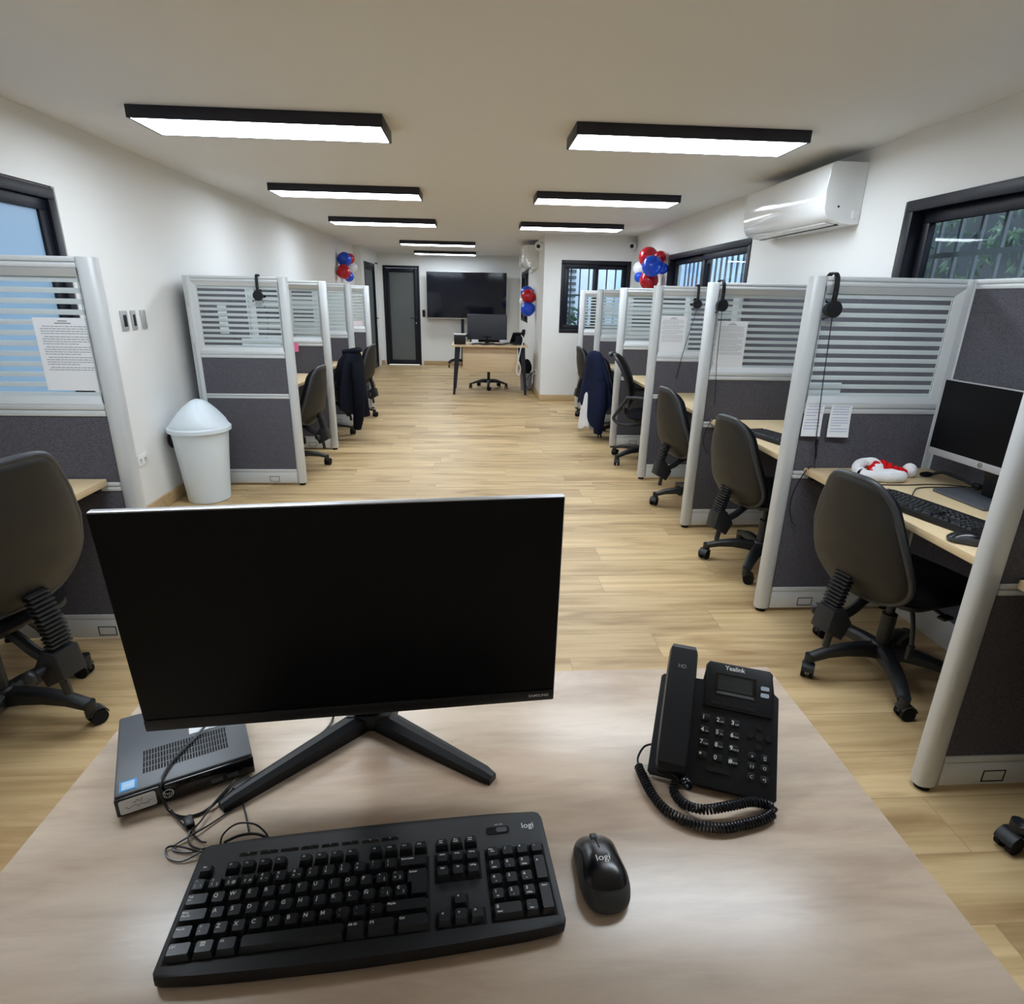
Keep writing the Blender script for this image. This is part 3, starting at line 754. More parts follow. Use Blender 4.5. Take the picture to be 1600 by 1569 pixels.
mc = mesh_chair('slim black mesh back chair with looped armrests on the right', (1.53, 5.22, 0), H(-20)); set_base(mc, 207, H(-20))
fc = mesh_chair('black swivel chair tucked behind the far desk, only its star base in view', (0.22, 9.78, 0), H(-90)); set_base(fc, -92, H(-90))

# ------------------------------------------------------------------ jackets
def drape(name, label, loc, rz, prof, hem, m, folds=7, amp=0.02, seed=1, thick=0.006):
    """cloth hung over a backrest: prof = [(z, cx, rx, ry)], top to bottom; hem(th) scales how far down each side goes"""
    rnd = random.Random(seed); n = 56; mb = MB(); rows = []
    ph = [rnd.uniform(0, 6.28) for _ in range(4)]
    z0 = prof[0][0]
    zs = [p[0] for p in prof]
    top = mb.bm.verts.new((prof[0][1], 0, z0 + 0.012))
    R = 16
    for i in range(R + 1):
        row = []
        for k in range(n):
            th = 2 * PI * k / n; hz = hem(th)
            z = z0 + (hz - z0) * (i / R)
            # profile at z
            zz = max(min(z, zs[0]), zs[-1])
            for (a, b) in zip(prof, prof[1:]):
                if b[0] <= zz <= a[0]:
                    f = (a[0] - zz) / (a[0] - b[0] + 1e-9); cx, rx, ry = [a[j] + (b[j] - a[j]) * f for j in (1, 2, 3)]; break
            g = i / R; w = 1 + amp / 0.1 * g * (math.sin(folds * th + ph[0] + 1.2 * g) * 0.6 + math.sin((folds * 2 + 1) * th + ph[1] - 2 * g) * 0.3 + math.sin(3 * th + ph[2]) * 0.3)
            row.append(mb.bm.verts.new((cx + rx * w * math.cos(th), ry * w * math.sin(th), z + 0.012 * (i / R) * math.sin(5 * th + ph[3]))))
        rows.append(row)
    for k in range(n): mb.bm.faces.new((top, rows[0][k], rows[0][(k + 1) % n]))
    for i in range(R):
        for k in range(n): mb.bm.faces.new((rows[i][k], rows[i + 1][k], rows[i + 1][(k + 1) % n], rows[i][(k + 1) % n]))
    o = mb.build(name, m, ang=75); o.location = loc; o.rotation_euler.z = rz
    so = o.modifiers.new('thickness', 'SOLIDIFY'); so.thickness = thick; so.offset = 1
    sb = o.modifiers.new('smooth', 'SUBSURF'); sb.levels = 1; sb.render_levels = 1
    return o
# chair back top: x -0.375 z 0.845, bottom x -0.25 z 0.42 (local, facing +x)
def hemL(th):   # long at the rear and at the outer side
    return 0.50 - 0.27 * max(0, math.cos(th - PI * 0.85)) ** 1.5 - 0.10 * max(0, math.cos(th - PI * 1.3)) + 0.05 * math.sin(3 * th)
jk = drape('jacket', '', (-1.56, 6.17, 0), H(168), [(0.885, -0.36, 0.045, 0.085), (0.85, -0.36, 0.07, 0.135), (0.74, -0.345, 0.09, 0.20), (0.60, -0.33, 0.105, 0.225), (0.45, -0.32, 0.125, 0.26), (0.0, -0.33, 0.15, 0.26)], hemL, M_BLACKCLOTH, 7, 0.020, 3)
tag(jk, 'black jacket draped over a chair back on the left', 'jacket')
MB().tube([(-0.43, 0.12, 0.78), (-0.475, 0.16, 0.60), (-0.47, 0.17, 0.40), (-0.44, 0.14, 0.22), (-0.42, 0.13, 0.13)], [0.05, 0.06, 0.055, 0.05, 0.038], 14, 0).build('sleeve', M_BLACKCLOTH, jk, ang=75)
MB().tube([(-0.31, 0.10, 0.87), (-0.40, 0.09, 0.885), (-0.43, 0.0, 0.88), (-0.40, -0.09, 0.885), (-0.31, -0.10, 0.87)], 0.022, 10, 4).build('collar', M_BLACKCLOTH, jk, ang=75)
def hemF(th):
    return 0.46 - 0.30 * max(0, math.cos(th - PI * 1.28)) ** 1.6 - 0.02 * math.cos(th) + 0.03 * math.sin(4 * th)
jf = drape('jacket', '', (1.60, 6.30, 0), H(10), [(0.885, -0.37, 0.045, 0.08), (0.845, -0.37, 0.07, 0.135), (0.68, -0.34, 0.10, 0.225), (0.45, -0.33, 0.145, 0.265), (0.0, -0.34, 0.16, 0.27)], hemF, M_NAVY, 6, 0.024, 8)
tag(jf, 'navy jacket draped over a chair back on the right', 'jacket')
MB().tube([(-0.36, -0.22, 0.60), (-0.39, -0.29, 0.42), (-0.40, -0.30, 0.25), (-0.39, -0.27, 0.10)], [0.05, 0.065, 0.06, 0.045], 14, 0).build('sleeve', M_NAVY, jf, ang=75)
ws = drape('shirt', '', (1.60, 6.30, 0), H(10), [(0.52, -0.40, 0.05, 0.06), (0.46, -0.41, 0.06, 0.10), (0.0, -0.42, 0.075, 0.12)], lambda th: 0.13 + 0.04 * math.sin(2 * th) - 0.05 * max(0, math.cos(th - 3.6)), M_WHITECLOTH, 5, 0.02, 5)
tag(ws, 'white cloth hanging out below the navy jacket', 'shirt')

# ------------------------------------------------------------------ desks with black tapered legs
def big_desk(label, loc, rz, m, w=1.125, d=0.74, h=0.74, panel=True, leg_m=None):
    t = thing('office_desk', label, 'desk', loc, rz)
    MB().bx(-w / 2, w / 2, -d / 2, d / 2, h - 0.025, h, 0.0015).build('desk_top', m, t)
    for sx in (-1, 1):
        for sy in (-1, 1):
            x0, x1 = sx * (w / 2 - 0.085), sx * (w / 2 - 0.03)
            y0, y1 = sy * (d / 2 - 0.10), sy * (d / 2 - 0.02)
            mb = MB(); vs = []
            for (cx, cy, z, hw) in ((x0, y0, h - 0.026, 0.036), (x1, y1, 0.0, 0.017)):
                vs += [(cx - hw, cy - 0.016, z), (cx + hw, cy - 0.016, z), (cx + hw, cy + 0.016, z), (cx - hw, cy + 0.016, z)]
            mb.faces(vs, [(0, 1, 2, 3), (7, 6, 5, 4), (0, 4, 5, 1), (1, 5, 6, 2), (2, 6, 7, 3), (3, 7, 4, 0)])
            mb.build('leg', M_BLACKMETAL, t, smooth=False)
        MB().bx(sx * (w / 2 - 0.085) - 0.02, sx * (w / 2 - 0.085) + 0.02, -d / 2 + 0.11, d / 2 - 0.11, h - 0.065, h - 0.026).build('leg_rail', M_BLACKMETAL, t)
    if panel:
        MB().bx(-w / 2 + 0.16, w / 2 - 0.16, d / 2 - 0.13, d / 2 - 0.112, 0.33, h - 0.026, 0.001).build('modesty_panel', m, t)
    return t
big_desk('pale wood desk in the foreground carrying the monitor, keyboard and phone', (-0.004, 0.575, 0), 0, M_DESK)
big_desk('light wood desk with black tapered legs at the far end of the room', (0.225, 9.40, 0), PI, M_FARDESK, 1.14, 0.70, 0.725)

# ------------------------------------------------------------------ foreground monitor
DT = 0.74
mon = thing('computer_monitor', 'large black monitor with a V shaped foot on the foreground desk', 'monitor', (-0.1581, 0.682, DT), 0)
MM = TR(0, 0, 0.8604 - DT) @ RZ(4.51) @ RX(3.63) @ RY(-0.48)
MB().box((0, 0.0055, 0.155), (0.54, 0.011, 0.31), 0.002).build('casing', M_SILVER, mon, MM, label='grey metal edged casing')
MB().box((0, 0.030, 0.12), (0.44, 0.042, 0.19), 0.014).build('back_bulge', M_PLASTIC, mon, MM)
MB().bx(-0.2685, 0.2685, -0.0012, 0.001, 0.019, 0.3085).build('screen', M_SCREEN, mon, MM, smooth=False)
chin = MB().bx(-0.2690, 0.2690, -0.003, 0.003, 0.0008, 0.0185, 0.0015).build('bottom_bezel', M_PLASTIC, mon, MM)
obj('brand_lettering', textmesh('SAMSUNG', 0.0062, MM @ TR(0.247, -0.0033, 0.0105) @ RX(90), 'CENTER', 0.0001), M_LEGEND, chin)
MB().bar((0, 0.05, 0.27 - 0.16), (-0.005, 0.125, -0.105), 0.05, 0.02, 0.003).build('stand_neck', M_PLASTIC, mon, MM)
mb = MB()
ap = Vector((-0.011, 0.135, 0)); 
def vleg(tip):
    m2 = MB(); d = (Vector(tip) - ap).normalized(); nrm = Vector((-d.y, d.x, 0))
    secs = []
    L = (Vector(tip) - ap).length
    for k, (wd_, hh) in enumerate(((0.017, 0.030), (0.015, 0.024), (0.011, 0.016), (0.008, 0.012))):
        f = (0.0, 0.4, 0.93, 1.0)[k]; c = ap + d * L * f
        secs.append([m2.bm.verts.new(c + nrm * s * wd_ * q + Vector((0, 0, z))) for s, q, z in ((-1, 1, 0), (-1, 1, hh * 0.75), (-1, 0.3, hh), (1, 0.3, hh), (1, 1, hh * 0.75), (1, 1, 0))])
    for i in range(3):
        for j in range(6): m2.bm.faces.new((secs[i][j], secs[i][(j + 1) % 6], secs[i + 1][(j + 1) % 6], secs[i + 1][j]))
    m2.bm.faces.new(secs[0][::-1]); m2.bm.faces.new(secs[-1])
    return m2
for tip in ((0.1829, -0.003, 0), (-0.1834, -0.038, 0)):
    vleg(tip).build('stand_leg', M_PLASTIC2, mon, ang=25)
MB().prism([(-0.045, 0.108), (0.022, 0.108), (0.03, 0.15), (-0.05, 0.15)], 0.030, 0.003).build('stand_hub', M_PLASTIC2, mon)

# ------------------------------------------------------------------ mini PC
pc = thing('mini_computer', 'small black desktop computer lying flat beside the monitor foot', 'computer', (-0.4706, 0.6358, DT), H(26.5))
MB().box((0.084, 0.0885, 0.0185), (0.168, 0.176, 0.031), 0.003).build('chassis', M_CHASSIS, pc)
MB().box((0.084, -0.001, 0.0170), (0.169, 0.006, 0.0275), 0.002).build('front_panel', M_GLOSSBLACK, pc)
for fx, fy in ((0.02, 0.02), (0.148, 0.02), (0.02, 0.155), (0.148, 0.155)):
    MB().cyl((fx, fy, 0), (fx, fy, 0.0035), 0.008, n=12).build('rubber_foot', M_RUBBER, pc)
mb = MB()
for r in range(4):
    for c in range(30):
        mb.bx(0.033 + c * 0.0036, 0.0352 + c * 0.0036, 0.030 + r * 0.0125, 0.0405 + r * 0.0125, 0.0335, 0.0344)
mb.build('vent_grille', M_RUBBER, pc)
st = MB().bx(0.006, 0.026, 0.006, 0.026, 0.0338, 0.0344).build('sticker', M_STICKERBLUE, pc, label='small blue square sticker')
MB().bx(0.0085, 0.0235, 0.0085, 0.0235, 0.0344, 0.0346).build('sticker_field', mat('sticker_pale', (0.35, 0.58, 0.82), 0.3), st)
obj('sticker_lettering', textmesh('intel', 0.006, TR(0.016, 0.0165, 0.0347)), M_LEGEND, st)
MB().bx(0.092, 0.150, 0.086, 0.125, 0.0338, 0.0344).build('paper_label', M_PAPER, pc, label='white paper label on top')
lab = MB().prism(rrect(0.004, 0.046, 0.0045, 0.0265, 0.003), 0.0006, 0, Matrix(((1, 0, 0, 0), (0, 0, -1, -0.004), (0, 1, 0, 0.002), (0, 0, 0, 1)))).build('asset_label', M_WHITEPL, pc, label='white label with handwriting')
rnd = random.Random(4); mb = MB()
for row, (x0, x1) in enumerate(((0.020, 0.031), (0.010, 0.040))):
    pts = [(x0 + (x1 - x0) * i / 16, -0.0048, 0.0225 - row * 0.0075 + rnd.uniform(-0.0022, 0.0022)) for i in range(17)]
    mb.tube(pts, 0.0004, 5, 3)
mb.build('handwriting', M_INK, lab)
mb = MB(); mb.tube([(0.060 + 0.0062 * math.cos(2 * PI * k / 24), -0.0042, 0.0165 + 0.0062 * math.sin(2 * PI * k / 24)) for k in range(25)], 0.0007, 6)
ring = mb.build('logo_ring', M_LEGEND, pc)
obj('logo_lettering', textmesh('hp', 0.0095, TR(0.060, -0.0043, 0.0168) @ RX(90)), M_LEGEND, ring)
mb = MB()
for k in range(9): mb.bx(0.072 + k * 0.0035, 0.0738 + k * 0.0035, -0.0045, -0.003, 0.024, 0.0285)
mb.build('front_slots', M_RUBBER, pc)
mb = MB().bx(0.112, 0.127, -0.0045, -0.003, 0.009, 0.0155); mb.bx(0.132, 0.147, -0.0045, -0.003, 0.009, 0.0155); mb.build('usb_ports', M_CHASSIS, pc)

# ------------------------------------------------------------------ keyboards
KU = 0.0178
def keycap(w, d=KU, h=0.0075, poly=None):
    mb = MB(); g = 0.0011
    if poly is None:
        x0, x1, y0, y1 = -w / 2 + g, w / 2 - g, -d / 2 + g, d / 2 - g
        lo = rrect(x0, x1, y0, y1, 0.0010, 2); hi = rrect(x0 + 0.0019, x1 - 0.0019, y0 + 0.0026, y1 - 0.0012, 0.0016, 2)
    else:
        lo = poly; cx = sum(p[0] for p in poly) / len(poly); cy = sum(p[1] for p in poly) / len(poly)
        hi = [(p[0] + (0.0018 if p[0] < cx else -0.0018), p[1] + (0.0022 if p[1] < cy else -0.0012)) for p in poly]
    L = [mb.bm.verts.new((x, y, 0)) for x, y in lo]; U = [mb.bm.verts.new((x, y, h)) for x, y in hi]; n = len(lo)
    mb.bm.faces.new(L[::-1]); mb.bm.faces.new(U)
    for k in range(n): mb.bm.faces.new((L[k], L[(k + 1) % n], U[(k + 1) % n], U[k]))
    return mb.mesh('key', True, None, 30)
def keyboard(label, loc, rz, legends=True):
    W, D = 0.429, 0.154
    t = thing('keyboard', label, 'keyboard', loc, rz)
    # case: slightly bowed front with a rolled lip
    pl = []
    for k in range(13):
        x = -W / 2 + 0.012 + (W - 0.024) * k / 12; pl.append((x, -D / 2 - 0.006 * math.sin(PI * k / 12) + 0.0))
    pl = [(-W / 2 + 0.003, -D / 2 + 0.008), (-W / 2 + 0.006, -D / 2 + 0.002)] + pl + [(W / 2 - 0.006, -D / 2 + 0.002), (W / 2 - 0.003, -D / 2 + 0.008)]
    top = []
    for k in range(9): top.append((W / 2 - 0.013 - (W - 0.026) * k / 8, D / 2 + 0.003 * math.sin(PI * k / 8)))
    pl += [(W / 2 - 0.004, D / 2 - 0.010), (W / 2 - 0.007, D / 2 - 0.003)] + top + [(-W / 2 + 0.007, D / 2 - 0.003), (-W / 2 + 0.004, D / 2 - 0.010)]
    mb = MB(); mb.prism(pl, 0.0165, 0.0038, TR(0, 0, 0.0015)); mb.build('case', M_PLASTIC2, t)
    MB().bx(-W / 2 + 0.05, -W / 2 + 0.09, -D / 2 + 0.01, -D / 2 + 0.02, 0, 0.002).bx(W / 2 - 0.09, W / 2 - 0.05, -D / 2 + 0.01, -D / 2 + 0.02, 0, 0.002).bx(-W / 2 + 0.05, W / 2 - 0.05, D / 2 - 0.025, D / 2 - 0.015, 0, 0.002).build('rubber_feet', M_RUBBER, t)
    xm = -W / 2 + 0.0105; xn = xm + 15 * KU + 0.0075; xp = xn + 3 * KU + 0.0075
    ys = {5: -0.0560, 4: -0.0380, 3: -0.0200, 2: -0.0020, 1: 0.0160, 0: 0.0365}
    zt = 0.0180
    # wells
    mb = MB()
    mb.bx(xm - 0.001, xm + 15 * KU + 0.001, ys[5] - 0.0095, ys[1] + 0.0095, zt - 0.001, zt + 0.0003)
    mb.bx(xn - 0.001, xn + 3 * KU + 0.001, ys[2] - 0.0095, ys[1] + 0.0095, zt - 0.001, zt + 0.0003)
    mb.bx(xn - 0.001, xn + 3 * KU + 0.001, ys[5] - 0.0095, ys[5] + 0.0095, zt - 0.001, zt + 0.0003).bx(xn + KU - 0.001, xn + 2 * KU + 0.001, ys[5] + 0.0095, ys[4] + 0.0095, zt - 0.001, zt + 0.0003)
    mb.bx(xp - 0.001, xp + 4 * KU + 0.001, ys[5] - 0.0095, ys[1] + 0.0095, zt - 0.001, zt + 0.0003)
    mb.build('key_well', M_RUBBER, t, smooth=False)
    cache, tcache = {}, {}
    def key(nm, x, y, w, txts=(), d=KU, poly=None, h=0.0075):
        kk = (round(w, 5), round(d, 5), h, nm if poly else '')
        if kk not in cache: cache[kk] = keycap(w, d, h, poly)
        o = obj(nm, cache[kk], M_KEY, t); o.location = (x, y, zt)
        if not legends: return o
        for (s, size, dx, dy, al) in txts:
            tk = (s, size, al)
            if tk not in tcache: tcache[tk] = textmesh(s, size, None, al, 0.00012)
            q = obj('legend', tcache[tk], M_LEGEND, o); q.location = (dx, dy, h + 0.00015)
        return o
    B, S, T_ = 0.0062, 0.0042, 0.0031
    def letter(nm, x, y, c): return key(nm, x, y, KU, [(c, B, -0.003, 0.0022, 'CENTER')])
    def pair(nm, x, y, u, l, a=''):
        tx = [(u, S, -0.0028, 0.0038, 'CENTER'), (l, S, -0.0028, -0.0012, 'CENTER')]
        if a: tx.append((a, S, 0.0028, -0.0012, 'CENTER'))
        return key(nm, x, y, KU, tx)
    def wide(nm, x0, u, y, lines, d=KU):
        w = u * KU; tx = [(s, T_ + 0.0004, -w / 2 + 0.0036, 0.0034 - 0.0036 * i + (d - KU) / 2, 'LEFT') for i, s in enumerate(lines)]
        return key(nm, xm + x0 * KU + w / 2, y, w, tx, d)
    # function row
    y = ys[0]
    key('function_key', xm + 0.6 * KU, y, KU * 0.95, [('Esc', T_, -0.001, 0.0015, 'CENTER')], 0.0145)
    for i in range(12):
        x = xm + (2.15 + i + 0.62 * (i // 4)) * KU
        key('function_key', x + KU / 2 - 0.4 * KU, y, KU, [('F%d' % (i + 1), T_, -0.002, 0.0015, 'CENTER')], 0.0145)
    for i, s in enumerate((('Impr', 'Pant'), ('Bloq', 'Despl'), ('Pausa', 'Inter'))):
        key('function_key', xn + (i + 0.5) * KU, y, KU, [(s[0], 0.0024, -0.001, 0.0026, 'CENTER'), (s[1], 0.0024, -0.001, -0.0002, 'CENTER')], 0.0145)
    for i, s in enumerate(('>II', '/', '-', '+', 'o', '=', 'O-', '#')):
        key('media_key', xm + (2.9 + 1.35 * i) * KU, 0.0570, 1.32 * KU, [(s, 0.0026, 0, 0, 'CENTER')], 0.0085, None, 0.0012)
    y = ys[1]
    nums = [('\u00ba', '|', '\\'), ('!', '1', '|'), ('"', '2', '@'), ('\u00b7', '3', '#'), ('$', '4', '~'), ('%', '5', ''), ('&', '6', '\u00ac'), ('/', '7', ''), ('(', '8', ''), (')', '9', ''), ('=', '0', ''), ('?', "'", ''), ('\u00bf', '\u00a1', '')]
    for i, (u, l, a) in enumerate(nums): pair('key', xm + (i + 0.5) * KU, y, u, l, a)
    wide('wide_key', 13, 2, y, ['Retroceso'])
    y = ys[2]; wide('wide_key', 0, 1.5, y, ['Tab', '<>'])
    for i, c in enumerate('QWERTYUIOP'): letter('key', xm + (2.0 + i) * KU, y, c)
    pair('key', xm + 12.0 * KU, y, '^', '`', '['); pair('key', xm + 13.0 * KU, y, '*', '+', ']')
    y3 = ys[3]; wide('wide_key', 0, 1.75, y3, ['Bloq', 'May\u00fas'])
    for i, c in enumerate('ASDFGHJKL\u00d1'): letter('key', xm + (2.25 + i) * KU, y3, c)
    pair('key', xm + 12.25 * KU, y3, '\u00a8', '\u00b4', '{'); pair('key', xm + 13.25 * KU, y3, '\u00c7', '', '}')
    g = 0.0011; ex0, ex1, ex2 = xm + 13.5 * KU + g, xm + 13.75 * KU + g, xm + 15 * KU - g
    ey0, eym, ey1 = ys[3] - KU / 2 + g, ys[2] - KU / 2 + g, ys[2] + KU / 2 - g
    cx, cy = (ex0 + ex2) / 2, (ey0 + ey1) / 2
    key('enter_key', cx, cy, 0.027, [('Entrar', 0.0036, -0.009, 0.0125, 'LEFT')], 0.036, [(ex1 - cx, ey0 - cy), (ex2 - cx, ey0 - cy), (ex2 - cx, ey1 - cy), (ex0 - cx, ey1 - cy), (ex0 - cx, eym - cy), (ex1 - cx, eym - cy)])
    y = ys[4]; wide('wide_key', 0, 1.25, y, ['May\u00fas'])
    pair('key', xm + 1.75 * KU, y, '>', '<')
    for i, c in enumerate('ZXCVBNM'): letter('key', xm + (2.75 + i) * KU, y, c)
    for i, (u, l) in enumerate(((';', ','), (':', '.'), ('_', '-'))): pair('key', xm + (9.75 + i) * KU, y, u, l)
    wide('wide_key', 12.25, 2.75, y, ['May\u00fas'])
    y = ys[5]
    wide('wide_key', 0, 1.5, y, ['Ctrl']); w_ = wide('wide_key', 1.5, 1.25, y, [])
    if legends:
        mb = MB()
        for i in (0, 1):
            for j in (0, 1): mb.bx(-0.0042 + i * 0.0026, -0.0020 + i * 0.0026, 0.0005 + j * 0.0026, 0.0027 + j * 0.0026, 0.0076, 0.0077)
        mb.build('legend', M_LEGEND, w_)
    wide('wide_key', 2.75, 1.25, y, ['Alt']); wide('space_bar', 4.0, 6.0, y, [])
    wide('wide_key', 10, 1.25, y, ['Alt Gr']); wide('wide_key', 11.25, 1.75, y, ['[=]']); wide('wide_key', 13, 2, y, ['Ctrl'])
    for r, row in ((1, ('Insert', 'Inicio', 'RePag')), (2, ('Supr', 'Fin', 'AvPag'))):
        for i, s in enumerate(row): key('navigation_key', xn + (i + 0.5) * KU, ys[r], KU, [(s, 0.0028, 0, 0.0035, 'CENTER')])
    for i, s, r in ((1, '^', 4), (0, '<', 5), (1, 'v', 5), (2, '>', 5)):
        key('arrow_key', xn + (i + 0.5) * KU, ys[r], KU, [(s, 0.0048, -0.002, 0.0025, 'CENTER')])
    pad = [(0, 1, 'Bloq', 'Num'), (1, 1, '/', ''), (2, 1, '*', ''), (3, 1, '-', ''), (0, 2, '7', 'Inicio'), (1, 2, '8', '^'), (2, 2, '9', 'RePag'), (0, 3, '4', '<'), (1, 3, '5', ''), (2, 3, '6', '>'),
           (0, 4, '1', 'Fin'), (1, 4, '2', 'v'), (2, 4, '3', 'AvPag'), (2, 5, '.', 'Supr')]
    for c, r, s, s2 in pad:
        tx = [(s, 0.0028 if len(s) > 1 else 0.0052, -0.0026, 0.0035 if len(s) > 1 else 0.0028, 'CENTER')]
        if s2: tx.append((s2, 0.0024, -0.0005, -0.0028 if len(s) == 1 else 0.0005, 'CENTER'))
        key('number_pad_key', xp + (c + 0.5) * KU, ys[r], KU, tx)
    key('number_pad_key', xp + KU, ys[5], 2 * KU, [('0', 0.0052, -0.0115, 0.0028, 'CENTER'), ('Insert', 0.0024, -0.0095, -0.0028, 'CENTER')])
    key('number_pad_key', xp + 3.5 * KU, (ys[2] + ys[3]) / 2, KU, [('+', 0.0052, -0.0026, 0.009, 'CENTER')], 2 * KU)
    key('number_pad_key', xp + 3.5 * KU, (ys[4] + ys[5]) / 2, KU, [('Entrar', 0.0024, 0, 0.0125, 'CENTER')], 2 * KU)
    if legends:
        sw = MB().prism(rrect(xp + 0.004, xp + 0.034, 0.0465, 0.0575, 0.004), 0.0005, 0, TR(0, 0, zt - 0.0001)).build('switch_window', M_RUBBER, t)
        MB().prism(rrect(xp + 0.017, xp + 0.031, 0.0485, 0.0555, 0.003), 0.0006, 0, TR(0, 0, zt + 0.0003)).build('power_switch', M_CHASSIS, sw)
        obj('lettering', textmesh('OFF  ON', 0.0026, TR(xp + 0.021, 0.0605, zt + 0.0002)), M_LEGEND, sw)
        obj('brand_lettering', textmesh('logi', 0.0115, TR(xp + 3.25 * KU, 0.0545, zt + 0.0002), 'CENTER', 0.0001), M_LEGEND, t)
    return t
keyboard('black keyboard with white Spanish legends on the foreground desk', (-0.1175, 0.5155, DT), H(4.9))
kb2 = keyboard('black keyboard beside the mouse on the Santa hat desk', (1.575, 1.865, DZ), H(-90 + 13), False)
dup_at(kb2, (1.60, 2.97, DZ), H(-90 + 14), 'black keyboard alone on the second desk on the right')

# ------------------------------------------------------------------ mice
def mouse(label, loc, rz, logo):
    """local +y is the front; two tone shell"""
    t = thing('computer_mouse', label, 'computer mouse', loc, rz)
    Lh, Wh, Hh = 0.0500, 0.0305, 0.036
    def prof(u):   # u -1 (rear) .. 1 (front)
        return max(0.0, 1 - abs(u) ** 2.6) ** 0.5
    def pt(r, a, sd, k=1.0, lift=0.0):
        cs, sn = spow(math.cos(a), 0.72), spow(math.sin(a), 0.72)
        wst = 1 - 0.10 * math.exp(-((sn * r - 0.25) / 0.35) ** 2)
        x = cs * r * Wh * wst * k; y = sn * r * Lh * k
        if sd < 0: return Vector((x * 0.9, y * 0.95, 0.0015 if r < 1 else 0.008))
        h = Hh * (1 - 0.18 * (y / Lh) - 0.22 * (y / Lh) ** 2)
        e = max(0, 1 - r ** 2.8) ** 0.5
        return Vector((x, y, 0.008 + (h - 0.008) * e + lift))
    MB().polar(lambda r, a, sd: pt(r, a, sd), 9, 48).build('lower_shell', mat('mouse_grey', (0.042, 0.045, 0.049), 0.55), t, ang=70)
    def cover(r, a, sd):
        s = math.sin(a); c = math.cos(a)
        rr = r * (0.90 - 0.12 * max(0, -s) ** 2 + 0.08 * max(0, s) - 0.12 * math.exp(-((s - 0.15) / 0.30) ** 2))
        return pt(rr, a, 1, 1.0, 0.0006 if sd > 0 else -0.001)
    MB().polar(cover, 9, 48).build('top_cover', mat('mouse_black', (0.0045, 0.0045, 0.0065), 0.25), t, ang=70)
    MB().tube([pt(abs(q), PI / 2, 1) + Vector((0, 0, 0.0008)) for q in (0.25, 0.4, 0.55, 0.68)], 0.0007, 6).build('button_gap', M_RUBBER, t)
    z = pt(0.74, PI / 2, 1).z
    MB().cyl((-0.0036, 0.0360, z - 0.0030), (0.0036, 0.0360, z - 0.0030), 0.0074, n=20).build('scroll_wheel', mat('wheel_grey', (0.05, 0.055, 0.06), 0.5), t)
    if logo:
        tm = textmesh('logi', 0.0125, None, 'CENTER', 0.0001)
        for v in tm.vertices:
            x, y = v.co.x, v.co.y - 0.004
            a = math.atan2(y / Lh, x / Wh); r = math.hypot(x / Wh, y / Lh)
            p = pt(min(r, 0.95), a, 1); v.co = (x, y, p.z + 0.0009)
        obj('brand_lettering', tm, M_LEGEND, t)
    return t
mouse('black and grey mouse beside the foreground keyboard', (0.150, 0.524, DT), H(4), True)
mouse('black mouse at the front edge of the Santa hat desk', (1.50, 1.60, DZ), H(60), False)

# ------------------------------------------------------------------ desk phone
ph = thing('desk_phone', 'black office phone with display and coiled cord on the foreground desk', 'telephone', (0.2492, 0.6779, DT), H(-21.6))
A = TR(0, 0, 0.0105) @ RX(35.7)
pw = 0.175
body = [(0.004, 0), (pw - 0.004, 0), (pw, 0.004), (pw, 0.148), (pw - 0.005, 0.1525), (pw - 0.009, 0.153), (pw - 0.009, 0.181), (pw - 0.014, 0.1865), (0.073, 0.1865), (0.068, 0.181), (0.067, 0.153), (0.006, 0.1525), (0.002, 0.148), (0.0, 0.004)]
MB().prism(body, 0.012, 0.002, A @ TR(0, 0, -0.012)).build('body', M_PHONE, ph)
MB().prism([(0.069, 0.114), (pw - 0.0095, 0.114), (pw - 0.0095, 0.181), (pw - 0.014, 0.186), (0.073, 0.186), (0.069, 0.181)], 0.004, 0.0012, A).build('display_housing', M_PHONE, ph)
scr = MB().bx(0.083, 0.142, 0.1345, 0.1685, 0.0038, 0.0046).build('display_window', M_GLOSSBLACK, ph, A)
MB().bx(0.087, 0.137, 0.142, 0.165, 0.0045, 0.0049).build('lcd_panel', M_LCD, scr, A)
obj('lcd_digits', textmesh('13:38', 0.009, A @ TR(0.101, 0.154, 0.0050)), M_LCDINK, scr)
obj('lcd_lines', textmesh('abc\nabc', 0.005, A @ TR(0.128, 0.157, 0.0050)), M_LCDINK, scr)
MB().faces([(0.083, 0.1345, 0.0042), (0.142, 0.1345, 0.0042), (0.138, 0.1395, 0.0058), (0.087, 0.1395, 0.0058)], [(0, 1, 2, 3)]).build('display_bevel', mat('bevel_grey', (0.16, 0.17, 0.19), 0.25), scr, A)
obj('brand_lettering', textmesh('Yealink', 0.0098, A @ TR(0.1103, 0.1785, 0.0042), 'CENTER', 0.00015), M_LEGEND, ph)
for v in (0.1566, 0.146): MB().prism(rrect(0.1485, 0.1605, v - 0.0032, v + 0.0032, 0.002), 0.0014, 0, A @ TR(0, 0, 0.0036)).build('line_key', M_LED, ph, label='pale lit line key')
for u in (0.0853, 0.1022, 0.1188, 0.1358): MB().prism(rrect(u - 0.0065, u + 0.0065, 0.1185, 0.1240, 0.002), 0.0015, 0, A @ TR(0, 0, 0.0036)).build('soft_key', M_PLASTIC, ph)
sub = {'2': 'ABC', '3': 'DEF', '4': 'GHI', '5': 'JKL', '6': 'MNO', '7': 'PQRS', '8': 'TUV', '9': 'WXYZ', '*': '.', '0': '', '#': 'SEND', '1': ''}
